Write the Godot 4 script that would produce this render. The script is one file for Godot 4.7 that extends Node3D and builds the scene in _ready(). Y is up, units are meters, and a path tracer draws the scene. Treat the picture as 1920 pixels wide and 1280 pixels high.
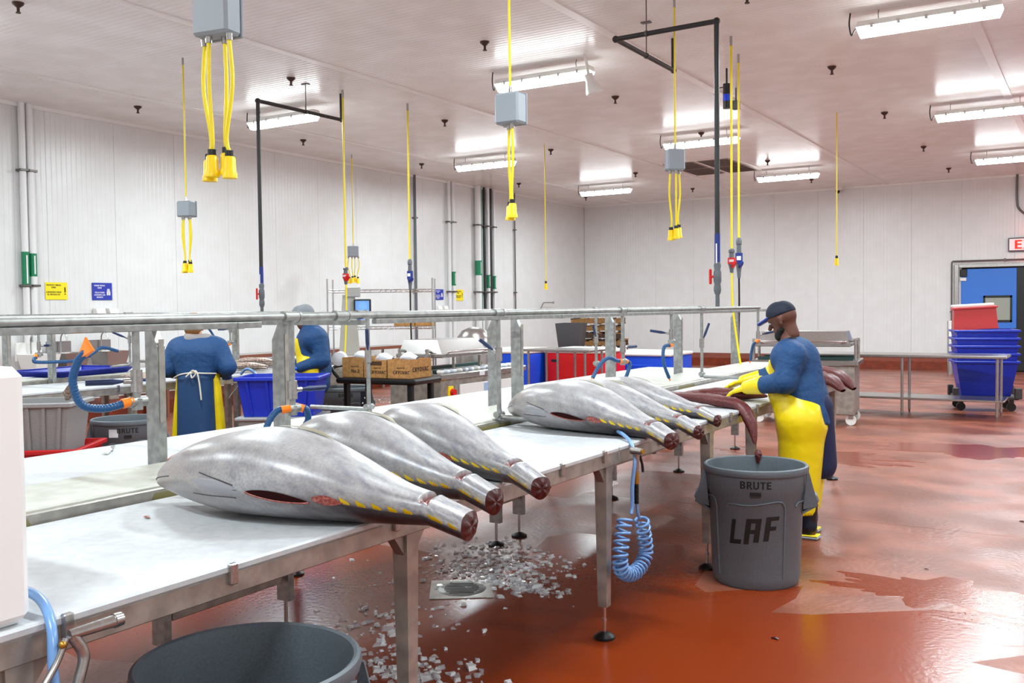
extends Node3D
# A fish-processing hall: two trimming lines, tunas on white boards, hanging outlets, workers in yellow aprons.

class MB:
	var v := PackedVector3Array()
	var n := PackedVector3Array()
	var c := PackedColorArray()
	var uv := PackedVector2Array()
	var ix := PackedInt32Array()
	func face(p: Array, ce: Vector3) -> MB:   # convex flat face, turned away from ce
		var nn: Vector3 = (p[1] - p[0]).cross(p[2] - p[0]).normalized()
		var mid := Vector3.ZERO
		for q in p: mid += q
		mid /= p.size()
		var flip := nn.dot(mid - ce) < 0.0
		if flip: nn = -nn
		var b := v.size()
		for q in p:
			v.append(q); n.append(nn)
		for k in range(1, p.size() - 1):
			if flip: ix.append_array([b, b + k, b + k + 1])
			else: ix.append_array([b, b + k + 1, b + k])
		return self
	func box(ce: Vector3, s: Vector3, bev := 0.0, B := Basis.IDENTITY) -> MB:
		var h := s * 0.5
		if bev <= 0.0:
			for a in 3:
				for sg in [-1.0, 1.0]:
					var p := []
					for q in [[-1, -1], [1, -1], [1, 1], [-1, 1]]:
						var w := Vector3.ZERO
						w[a] = h[a] * sg; w[(a + 1) % 3] = h[(a + 1) % 3] * q[0]; w[(a + 2) % 3] = h[(a + 2) % 3] * q[1]
						p.append(ce + B * w)
					face(p, ce)
			return self
		for a in 3:
			var a1 := (a + 1) % 3
			var a2 := (a + 2) % 3
			for sg in [-1.0, 1.0]:
				var p := []
				for q in [[-1, -1], [1, -1], [1, 1], [-1, 1]]:
					var w := Vector3.ZERO
					w[a] = h[a] * sg; w[a1] = (h[a1] - bev) * q[0]; w[a2] = (h[a2] - bev) * q[1]
					p.append(ce + B * w)
				face(p, ce)
			for s1 in [-1.0, 1.0]:
				for s2 in [-1.0, 1.0]:
					var p := []
					for e in [-1.0, 1.0]:
						var w := Vector3.ZERO
						w[a] = (h[a] - bev) * e; w[a1] = h[a1] * s1; w[a2] = (h[a2] - bev) * s2
						p.append(ce + B * w)
					for e in [1.0, -1.0]:
						var w := Vector3.ZERO
						w[a] = (h[a] - bev) * e; w[a1] = (h[a1] - bev) * s1; w[a2] = h[a2] * s2
						p.append(ce + B * w)
					face(p, ce)
		for x in [-1.0, 1.0]:
			for y in [-1.0, 1.0]:
				for z in [-1.0, 1.0]:
					var o := Vector3(x, y, z)
					var p := []
					for a in 3:
						var w := (h - Vector3.ONE * bev) * o
						w[a] = h[a] * o[a]
						p.append(ce + B * w)
					face(p, ce)
		return self
	func bx(x0: float, x1: float, y0: float, y1: float, z0: float, z1: float, bev := 0.0) -> MB:
		return box(Vector3(x0 + x1, y0 + y1, z0 + z1) * 0.5, Vector3(absf(x1 - x0), absf(y1 - y0), absf(z1 - z0)), bev)
	func hexa(lo: Array, hi: Array) -> MB:   # frustum: 4 lower corners, 4 upper corners
		var ce := Vector3.ZERO
		for q in lo + hi: ce += q / 8.0
		face(lo, ce); face(hi, ce)
		for k in 4: face([lo[k], lo[(k + 1) % 4], hi[(k + 1) % 4], hi[k]], ce)
		return self
	func tub(ce: Vector3, bot: Vector2, top: Vector2, h: float, t := 0.012) -> MB:   # open tapered bin, walls of thickness t
		var q := [Vector2(-1, -1), Vector2(1, -1), Vector2(1, 1), Vector2(-1, 1)]
		for k in 4:
			var a: Vector2 = q[k]
			var b: Vector2 = q[(k + 1) % 4]
			var o := func(w: Vector2, s: Vector2, y: float, ins: float) -> Vector3: return ce + Vector3(w.x * (s.x * 0.5 - ins), y, w.y * (s.y * 0.5 - ins))
			hexa([o.call(a, bot, 0, 0), o.call(b, bot, 0, 0), o.call(b, bot, 0, t), o.call(a, bot, 0, t)], [o.call(a, top, h, 0), o.call(b, top, h, 0), o.call(b, top, h, t), o.call(a, top, h, t)])
		bx(ce.x - bot.x * 0.5, ce.x + bot.x * 0.5, ce.y, ce.y + t, ce.z - bot.y * 0.5, ce.z + bot.y * 0.5)
		return self
	func frame_of(d: Vector3) -> Basis:   # y axis along d
		var y := d.normalized()
		var x := (Vector3.RIGHT if absf(y.x) < 0.8 else Vector3.FORWARD)
		var z := x.cross(y).normalized()
		return Basis(y.cross(z).normalized(), y, z)
	func cyl(a: Vector3, b: Vector3, ra: float, rb := -1.0, sides := 12) -> MB:
		var r2 := ra if rb < 0.0 else rb
		var L := a.distance_to(b)
		lathe(PackedVector2Array([Vector2(0, 0), Vector2(ra, 0), Vector2(r2, L), Vector2(0, L)]), sides, a, frame_of(b - a))
		return self
	func lathe(pf: PackedVector2Array, sides := 24, at := Vector3.ZERO, B := Basis.IDENTITY, crease := 40.0, sx := 1.0, sz := 1.0) -> MB:
		var m := pf.size()
		var sn := []
		for k in m - 1:
			var d := pf[k + 1] - pf[k]
			sn.append(Vector2(d.y, -d.x).normalized())
		for k in m - 1:
			if pf[k].is_equal_approx(pf[k + 1]): continue
			var n0: Vector2 = sn[k]
			var n1: Vector2 = sn[k]
			if k > 0 and rad_to_deg(absf(sn[k].angle_to(sn[k - 1]))) < crease: n0 = (sn[k] + sn[k - 1]).normalized()
			if k < m - 2 and rad_to_deg(absf(sn[k].angle_to(sn[k + 1]))) < crease: n1 = (sn[k] + sn[k + 1]).normalized()
			var b := v.size()
			for j in sides + 1:
				var t := TAU * j / sides
				var cs := cos(t)
				var ss := sin(t)
				v.append(at + B * Vector3(pf[k].x * cs * sx, pf[k].y, pf[k].x * ss * sz)); n.append((B * Vector3(n0.x * cs, n0.y, n0.x * ss)).normalized())
				v.append(at + B * Vector3(pf[k + 1].x * cs * sx, pf[k + 1].y, pf[k + 1].x * ss * sz)); n.append((B * Vector3(n1.x * cs, n1.y, n1.x * ss)).normalized())
			for j in sides:
				var q := b + j * 2
				ix.append_array([q, q + 2, q + 1, q + 1, q + 2, q + 3])
		return self
	func tube(p: Array, r, sides := 8, caps := true) -> MB:
		var m := p.size()
		var up := Vector3.ZERO
		var b0 := v.size()
		for k in m:
			var d: Vector3 = (p[mini(k + 1, m - 1)] - p[maxi(k - 1, 0)]).normalized()
			if k == 0: up = (Vector3.UP if absf(d.y) < 0.9 else Vector3.RIGHT)
			up = (up - d * up.dot(d)).normalized()
			var sd := d.cross(up)
			var rr: float = r[k] if r is Array else r
			for j in sides:
				var t := TAU * j / sides
				var o := up * cos(t) + sd * sin(t)
				v.append(p[k] + o * rr); n.append(o)
		for k in m - 1:
			for j in sides:
				var a := b0 + k * sides + j
				var b := b0 + k * sides + (j + 1) % sides
				ix.append_array([a, a + sides, b, b, a + sides, b + sides])
		if caps:
			for e in [0, m - 1]:
				var pp := []
				for j in sides: pp.append(v[b0 + e * sides + j])
				face(pp, p[1] if e == 0 else p[m - 2])
		return self
	func ext(poly: PackedVector2Array, depth: float, T := Transform3D.IDENTITY) -> MB:   # outline in xy, pushed along z
		var tri := Geometry2D.triangulate_polygon(poly)
		var cw := Geometry2D.is_polygon_clockwise(poly)
		for zz in [0.0, depth]:
			var b := v.size()
			var nn := (T.basis * Vector3(0, 0, -1.0 if zz == 0.0 else 1.0)).normalized()
			for q in poly:
				v.append(T * Vector3(q.x, q.y, zz)); n.append(nn)
			for k in range(0, tri.size(), 3):
				var a := poly[tri[k]]
				var ccw := (poly[tri[k + 1]] - a).cross(poly[tri[k + 2]] - a) > 0.0
				if ccw == (zz != 0.0): ix.append_array([b + tri[k], b + tri[k + 2], b + tri[k + 1]])
				else: ix.append_array([b + tri[k], b + tri[k + 1], b + tri[k + 2]])
		for k in poly.size():
			var a := poly[k]
			var e := poly[(k + 1) % poly.size()]
			var d := e - a
			var o := Vector2(d.y, -d.x) * (-1.0 if cw else 1.0)
			var mid := T * Vector3((a.x + e.x) * 0.5, (a.y + e.y) * 0.5, depth * 0.5)
			face([T * Vector3(a.x, a.y, 0), T * Vector3(e.x, e.y, 0), T * Vector3(e.x, e.y, depth), T * Vector3(a.x, a.y, depth)], mid - T.basis * Vector3(o.x, o.y, 0))
		return self
	func ell(ce: Vector3, r: Vector3, B := Basis.IDENTITY, nu := 14, nv := 9) -> MB:
		var b := v.size()
		for j in nv + 1:
			var ph := PI * j / nv
			for k in nu + 1:
				var t := TAU * k / nu
				var o := Vector3(sin(ph) * cos(t), cos(ph), sin(ph) * sin(t))
				v.append(ce + B * (o * r)); n.append((B * (o / r)).normalized())
		for j in nv:
			for k in nu:
				var q := b + j * (nu + 1) + k
				ix.append_array([q, q + nu + 1, q + 1, q + 1, q + nu + 1, q + nu + 2])
		return self
	func grid(nu: int, nv: int, fn: Callable, closed := false, cfn = null) -> MB:   # fn(u, v): v runs round or across; outward = du x dv
		var b := v.size()
		for j in nu + 1:
			for k in nv + 1:
				v.append(fn.call(float(j) / nu, float(k) / nv))
				n.append(Vector3.ZERO)
				if cfn != null: c.append(cfn.call(float(j) / nu, float(k) / nv))
		for j in nu:
			for k in nv:
				var q := b + j * (nv + 1) + k
				var a1 := v[q]
				var nn := (v[q + nv + 1] - v[q + 1]).cross(v[q + nv + 2] - a1)
				for w in [q, q + 1, q + nv + 1, q + nv + 2]: n[w] += nn
				ix.append_array([q, q + 1, q + nv + 1, q + 1, q + nv + 2, q + nv + 1])
		if closed:
			for j in nu + 1:
				var q := b + j * (nv + 1)
				var s := n[q] + n[q + nv]
				n[q] = s; n[q + nv] = s
		for k in range(b, v.size()): n[k] = n[k].normalized() if n[k].length() > 0.0 else Vector3.UP
		return self
	func shift(o: Vector3) -> MB:
		for k in v.size(): v[k] += o
		return self
	func mesh() -> ArrayMesh:
		var a := []
		a.resize(Mesh.ARRAY_MAX)
		a[Mesh.ARRAY_VERTEX] = v; a[Mesh.ARRAY_NORMAL] = n; a[Mesh.ARRAY_INDEX] = ix
		if c.size() == v.size() and c.size(): a[Mesh.ARRAY_COLOR] = c
		if uv.size() == v.size() and uv.size(): a[Mesh.ARRAY_TEX_UV] = uv
		var m := ArrayMesh.new()
		m.add_surface_from_arrays(Mesh.PRIMITIVE_TRIANGLES, a)
		return m

var M := {}
var used := {}
var rng := RandomNumberGenerator.new()

func mb() -> MB: return MB.new()
func V(x: float, y: float, z: float) -> Vector3: return Vector3(x, y, z)
func numbered(s: String) -> String:
	used[s] = used.get(s, -1) + 1
	return s if used[s] == 0 else "%s_%03d" % [s, used[s]]
func tag(o: Node3D, label: String, cat := "", group := "", kind := "") -> Node3D:
	if label: o.set_meta("label", label)
	if cat: o.set_meta("category", cat)
	if group: o.set_meta("group", group)
	if kind: o.set_meta("kind", kind)
	return o
func thing(called: String, label: String, cat: String, at := Vector3.ZERO, turn := 0.0, group := "") -> Node3D:
	var o := Node3D.new()
	o.name = numbered(called)
	add_child(o)
	o.position = at; o.rotation.y = turn
	return tag(o, label, cat, group)
func part(called: String, b, m: Material, parent: Node3D, world := false) -> MeshInstance3D:
	var o := MeshInstance3D.new()
	o.name = called
	if b is MB:
		if world: b.shift(-parent.position)
		o.mesh = b.mesh()
	else: o.mesh = b
	o.material_override = m
	parent.add_child(o, true)
	return o
func solo(called: String, b, m: Material, label: String, cat: String, at := Vector3.ZERO, turn := 0.0, group := "") -> MeshInstance3D:
	var o := part(numbered(called), b, m, self)
	o.position = at; o.rotation.y = turn
	tag(o, label, cat, group)
	return o
func setting(called: String) -> Node3D:
	var o := Node3D.new()
	o.name = called
	add_child(o)
	o.set_meta("kind", "structure")
	return o
func copy(o: Node3D, label: String, at: Vector3, turn := 0.0) -> Node3D:
	var r: Node3D = o.duplicate()
	r.name = numbered(String(o.name).get_slice("_0", 0))
	add_child(r)
	r.position = at; r.rotation.y = turn
	r.set_meta("label", label)
	return r
func mat(key: String, col: Color, rough := 0.5, metal := 0.0, opt := {}) -> StandardMaterial3D:
	var m := StandardMaterial3D.new()
	m.resource_name = key
	m.albedo_color = col; m.roughness = rough; m.metallic = metal
	for k in opt: m.set(k, opt[k])
	M[key] = m
	return m
func noise(freq: float, lo: Color, hi: Color, oct := 3, sd := 1, normal := false, bump := 4.0, side := 512) -> NoiseTexture2D:
	var f := FastNoiseLite.new()
	f.seed = sd; f.frequency = freq; f.fractal_octaves = oct; f.noise_type = FastNoiseLite.TYPE_SIMPLEX_SMOOTH
	var t := NoiseTexture2D.new()
	t.width = side; t.height = side; t.seamless = true; t.noise = f
	if normal:
		t.as_normal_map = true; t.bump_strength = bump
	else:
		var g := Gradient.new()
		g.set_color(0, lo); g.set_color(1, hi)
		g.set_offset(0, 0.25); g.set_offset(1, 0.75)
		t.color_ramp = g
	return t
func tri(m: StandardMaterial3D, sc: Vector3, world := false) -> StandardMaterial3D:
	m.uv1_triplanar = true; m.uv1_world_triplanar = world; m.uv1_scale = sc
	return m
func words(s: String, height: float, depth := 0.002, bold := true, serif := false) -> TextMesh:
	var f := SystemFont.new()
	f.font_names = PackedStringArray(["Droid Serif" if serif else "Droid Sans"])
	f.font_weight = 700 if bold else 400
	var t := TextMesh.new()
	t.text = s; t.font = f; t.font_size = 64; t.pixel_size = height / 46.0; t.depth = depth; t.curve_step = 4.0
	return t
func bent(t: TextMesh, r: float) -> ArrayMesh:   # wraps lettering round a vertical cylinder of radius r whose axis is local y
	var a := t.get_mesh_arrays()
	var vs: PackedVector3Array = a[Mesh.ARRAY_VERTEX]
	var ns: PackedVector3Array = a[Mesh.ARRAY_NORMAL]
	for k in vs.size():
		var an := vs[k].x / r
		var rr := r + vs[k].z
		vs[k] = V(sin(an) * rr, vs[k].y, cos(an) * rr)
		ns[k] = ns[k].rotated(Vector3.UP, an)
	a[Mesh.ARRAY_VERTEX] = vs; a[Mesh.ARRAY_NORMAL] = ns; a[Mesh.ARRAY_TANGENT] = null
	var m := ArrayMesh.new()
	m.add_surface_from_arrays(Mesh.PRIMITIVE_TRIANGLES, a)
	return m
func arc(p: Array, steps := 6) -> Array:   # Catmull-Rom through points
	var o := []
	for k in p.size() - 1:
		var a: Vector3 = p[maxi(k - 1, 0)]
		var d: Vector3 = p[mini(k + 2, p.size() - 1)]
		for j in steps: o.append((p[k] as Vector3).cubic_interpolate(p[k + 1], a, d, float(j) / steps))
	o.append(p[-1])
	return o

func materials() -> void:
	var w := Color.WHITE
	var blot := noise(0.012, Color(0.86, 0.86, 0.86), w, 4, 3)
	var fine := noise(0.06, Color(0.9, 0.9, 0.9), w, 3, 5)
	var fine_n := noise(0.05, w, w, 3, 8, true, 2.0)
	tri(mat("wall_white", Color(0.885, 0.887, 0.885), 0.34, 0.0, {"albedo_texture": noise(0.01, Color(0.985, 0.985, 0.983), w, 2, 11)}), V(0.4, 0.4, 0.4), true)
	tri(mat("ceiling_white", Color(0.95, 0.95, 0.945), 0.25, 0.0, {"metallic_specular": 0.27, "albedo_texture": noise(0.01, Color(0.97, 0.965, 0.96), w, 2, 12)}), V(0.3, 0.3, 0.3), true)
	mat("trim_white", Color(0.92, 0.915, 0.905), 0.35)
	tri(mat("curb", Color(0.5, 0.19, 0.08), 0.3, 0.0, {"albedo_texture": blot}), V(0.8, 0.8, 0.8), true)
	tri(mat("board", Color(0.775, 0.783, 0.793), 0.42, 0.0, {"albedo_texture": noise(0.02, Color(0.95, 0.955, 0.96), w, 4, 21), "normal_enabled": true, "normal_texture": fine_n, "normal_scale": 0.12}), V(1.6, 1.6, 1.6), true)
	tri(mat("board_edge", Color(0.8, 0.78, 0.72), 0.45), V(1, 1, 1))
	tri(mat("belt", Color(0.78, 0.785, 0.75), 0.38, 0.0, {"albedo_texture": noise(0.015, Color(0.94, 0.94, 0.92), w, 3, 23)}), V(1.2, 1.2, 1.2), true)
	tri(mat("steel", Color(0.7, 0.68, 0.65), 0.4, 0.6, {"albedo_texture": blot, "roughness_texture": noise(0.02, Color(0.75, 0.75, 0.75), w, 3, 31)}), V(1.3, 1.3, 1.3), true)
	tri(mat("steel_bright", Color(0.72, 0.71, 0.7), 0.26, 0.9, {"albedo_texture": fine}), V(1.5, 1.5, 1.5), true)
	tri(mat("galv", Color(0.66, 0.67, 0.66), 0.42, 0.75, {"albedo_texture": blot}), V(2.5, 2.5, 2.5), true)
	mat("chrome", Color(0.8, 0.8, 0.8), 0.18, 1.0)
	mat("rubber", Color(0.03, 0.03, 0.035), 0.45)
	mat("black", Color(0.05, 0.05, 0.055), 0.4)
	mat("pipe_black", Color(0.14, 0.14, 0.15), 0.42)
	mat("pipe_white", Color(0.9, 0.9, 0.9), 0.35)
	mat("pipe_grey", Color(0.36, 0.38, 0.4), 0.45)
	mat("rod", Color(0.4, 0.38, 0.37), 0.4, 0.7)
	mat("yellow_cord", Color(0.93, 0.84, 0.03), 0.42)
	mat("yellow_plug", Color(0.98, 0.83, 0.0), 0.4)
	tri(mat("apron_yellow", Color(0.93, 0.82, 0.03), 0.38, 0.0, {"normal_enabled": true, "normal_texture": noise(0.012, w, w, 2, 41, true, 5.0), "normal_scale": 0.5}), V(1.5, 1.5, 1.5))
	mat("grey_box", Color(0.55, 0.58, 0.61), 0.4)
	tri(mat("can_grey", Color(0.39, 0.425, 0.455), 0.5, 0.0, {"albedo_texture": fine}), V(3, 3, 3))
	tri(mat("tote_grey", Color(0.6, 0.6, 0.6), 0.5, 0.0, {"albedo_texture": fine}), V(3, 3, 3))
	mat("print_black", Color(0.035, 0.035, 0.04), 0.55)
	tri(mat("tote_blue", Color(0.03, 0.18, 0.72), 0.38, 0.0, {"albedo_texture": fine}), V(2, 2, 2))
	mat("bin_blue", Color(0.02, 0.3, 0.85), 0.4)
	mat("tote_red", Color(0.75, 0.2, 0.21), 0.42)
	mat("bin_red", Color(0.82, 0.02, 0.03), 0.4)
	mat("red", Color(0.8, 0.06, 0.05), 0.4)
	mat("blue", Color(0.05, 0.17, 0.5), 0.4)
	mat("handle_blue", Color(0.1, 0.17, 0.33), 0.45)
	mat("hose_blue", Color(0.05, 0.28, 0.47), 0.35)
	mat("orange", Color(0.98, 0.5, 0.05), 0.4)
	mat("green", Color(0.02, 0.5, 0.33), 0.5)
	mat("sign_yellow", Color(0.97, 0.88, 0.02), 0.5)
	mat("sign_blue", Color(0.13, 0.2, 0.66), 0.5)
	mat("paper", Color(0.9, 0.9, 0.9), 0.6)
	tri(mat("carton", Color(0.74, 0.54, 0.31), 0.8, 0.0, {"albedo_texture": blot}), V(3, 3, 3))
	mat("carton_print", Color(0.16, 0.1, 0.07), 0.8)
	tri(mat("wood", Color(0.62, 0.45, 0.24), 0.75, 0.0, {"albedo_texture": noise(0.03, Color(0.6, 0.55, 0.5), w, 4, 51)}), V(1, 8, 8))
	tri(mat("wood_dark", Color(0.3, 0.2, 0.14), 0.8, 0.0, {"albedo_texture": noise(0.03, Color(0.6, 0.55, 0.5), w, 4, 52)}), V(1, 8, 8))
	mat("door_blue", Color(0.2, 0.46, 0.83), 0.42)
	mat("tray_blue", Color(0.05, 0.14, 0.6), 0.4)
	mat("hose_clear", Color(0.42, 0.6, 0.82), 0.22, 0.0, {"clearcoat_enabled": true, "clearcoat": 0.6})
	mat("white_plastic", Color(0.9, 0.895, 0.88), 0.4)
	mat("brass", Color(0.75, 0.58, 0.25), 0.3, 0.9)
	mat("dark", Color(0.1, 0.09, 0.085), 0.5)
	mat("brown_sprinkler", Color(0.28, 0.2, 0.17), 0.45, 0.4)
	tri(mat("jacket", Color(0.07, 0.27, 0.47), 0.72, 0.0, {"normal_enabled": true, "normal_texture": noise(0.014, w, w, 3, 43, true, 8.0), "normal_scale": 0.8, "albedo_texture": fine}), V(2.2, 2.2, 2.2))
	mat("navy", Color(0.05, 0.08, 0.17), 0.75)
	mat("smock", Color(0.08, 0.24, 0.41), 0.7)
	mat("skin_dark", Color(0.36, 0.2, 0.14), 0.55)
	mat("skin_light", Color(0.72, 0.5, 0.4), 0.55)
	mat("beard", Color(0.05, 0.035, 0.03), 0.8)
	tri(mat("hair_blond", Color(0.62, 0.44, 0.24), 0.6, 0.0, {"albedo_texture": noise(0.05, Color(0.6, 0.55, 0.5), w, 3, 61)}), V(9, 1.5, 9))
	mat("hood_grey", Color(0.55, 0.53, 0.53), 0.85)
	mat("cap_grey", Color(0.5, 0.52, 0.54), 0.8)
	mat("boot", Color(0.05, 0.045, 0.04), 0.4)
	mat("glove_blue", Color(0.05, 0.35, 0.78), 0.35)
	mat("string", Color(0.86, 0.84, 0.78), 0.7)
	var fish_n := noise(0.03, w, w, 4, 71, true, 3.0)
	tri(mat("fish", Color(1, 1, 1), 0.36, 0.2, {"vertex_color_use_as_albedo": true, "albedo_texture": noise(0.03, Color(0.87, 0.87, 0.89), Color(1, 0.99, 0.98), 5, 72), "normal_enabled": true, "normal_texture": fish_n, "normal_scale": 0.25, "clearcoat_enabled": true, "clearcoat": 0.25, "clearcoat_roughness": 0.3}), V(5, 5, 5))
	tri(mat("meat", Color(0.36, 0.1, 0.1), 0.32, 0.0, {"albedo_texture": noise(0.03, Color(0.45, 0.35, 0.35), Color(1, 0.9, 0.9), 4, 73), "normal_enabled": true, "normal_texture": fish_n, "normal_scale": 0.5}), V(5, 5, 5))
	tri(mat("meat_pale", Color(0.72, 0.45, 0.43), 0.35, 0.0, {"albedo_texture": noise(0.03, Color(0.6, 0.35, 0.32), Color(1, 0.95, 0.9), 4, 74), "normal_enabled": true, "normal_texture": fish_n, "normal_scale": 0.5}), V(5, 5, 5))
	tri(mat("loin", Color(0.52, 0.21, 0.21), 0.45, 0.0, {"albedo_texture": noise(0.05, Color(0.3, 0.24, 0.25), Color(1, 0.92, 0.92), 4, 75), "normal_enabled": true, "normal_texture": fish_n, "normal_scale": 0.5}), V(4, 4, 4))
	mat("finlet", Color(0.96, 0.83, 0.05), 0.4)
	mat("fin", Color(0.52, 0.49, 0.4), 0.4, 0.1)
	mat("slit", Color(0.16, 0.04, 0.045), 0.75, 0.0, {"metallic_specular": 0.2})
	mat("line_dark", Color(0.22, 0.2, 0.21), 0.5)
	tri(mat("fillet", Color(0.84, 0.79, 0.74), 0.35, 0.0, {"albedo_texture": noise(0.02, Color(0.55, 0.4, 0.36), Color(1, 1, 1), 3, 77)}), V(4, 4, 4))
	mat("skin_stripe", Color(0.3, 0.28, 0.28), 0.4)
	mat("ice", Color(0.93, 0.95, 0.97, 0.3), 0.08, 0.0, {"transparency": BaseMaterial3D.TRANSPARENCY_ALPHA})
	mat("ice_white", Color(0.9, 0.91, 0.92), 0.2)
	mat("bag", Color(0.88, 0.9, 0.94), 0.3)
	mat("bag_blue", Color(0.05, 0.4, 0.85), 0.3)
	mat("vent_grey", Color(0.6, 0.54, 0.52), 0.6)
	mat("glass", Color(0.8, 0.85, 0.85, 0.2), 0.05, 0.0, {"transparency": BaseMaterial3D.TRANSPARENCY_ALPHA})
	mat("screen", Color(0.1, 0.15, 0.2), 0.3, 0.0, {"emission_enabled": true, "emission": Color(0.45, 0.65, 0.9), "emission_energy_multiplier": 0.7})
	mat("diffuser", Color(0.95, 0.95, 0.95), 0.4, 0.0, {"emission_enabled": true, "emission": Color(0.96, 0.99, 1.0), "emission_energy_multiplier": 15.0})
	mat("exit_face", Color(0.85, 0.8, 0.8), 0.5, 0.0, {"emission_enabled": true, "emission": Color(0.9, 0.75, 0.75), "emission_energy_multiplier": 0.35})
	mat("exit_red", Color(0.9, 0.1, 0.05), 0.5, 0.0, {"emission_enabled": true, "emission": Color(1.0, 0.12, 0.05), "emission_energy_multiplier": 0.9})
	mat("joint", Color(0.62, 0.36, 0.22), 0.5)
	mat("sticker", Color(0.85, 0.86, 0.88), 0.5)

const XL := -12.83
const XR := 6.0
const ZB := -24.85
const ZF := 4.5
const YC := 4.53
const LX := [-10.03, -5.72, -1.45, 2.82]
const LZ := [-20.55, -15.35, -10.05, -4.8, 0.45]

func ribbed(width: float, length: float, ribs: int) -> ArrayMesh:   # panel in xz, face towards -y (a ceiling panel), shallow V grooves along x, 4 mm seam left free
	var b := mb()
	var w := width - 0.003
	var pitch := w / ribs
	var pts := [Vector2(-w * 0.5, 0.03), Vector2(-w * 0.5, 0.003), Vector2(-w * 0.5 + 0.003, 0.0)]
	for k in ribs - 1:
		var z := -w * 0.5 + pitch * (k + 1)
		pts.append_array([Vector2(z - 0.008, 0), Vector2(z, 0.0028), Vector2(z + 0.008, 0)])
	pts.append_array([Vector2(w * 0.5 - 0.003, 0), Vector2(w * 0.5, 0.003), Vector2(w * 0.5, 0.03)])
	for k in pts.size() - 1:
		var p: Vector2 = pts[k]
		var q: Vector2 = pts[k + 1]
		var h := length * 0.5
		b.face([V(-h, p.y, p.x), V(h, p.y, p.x), V(h, q.y, q.x), V(-h, q.y, q.x)], V(0, 0.6, 0))
	return b.mesh()

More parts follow.
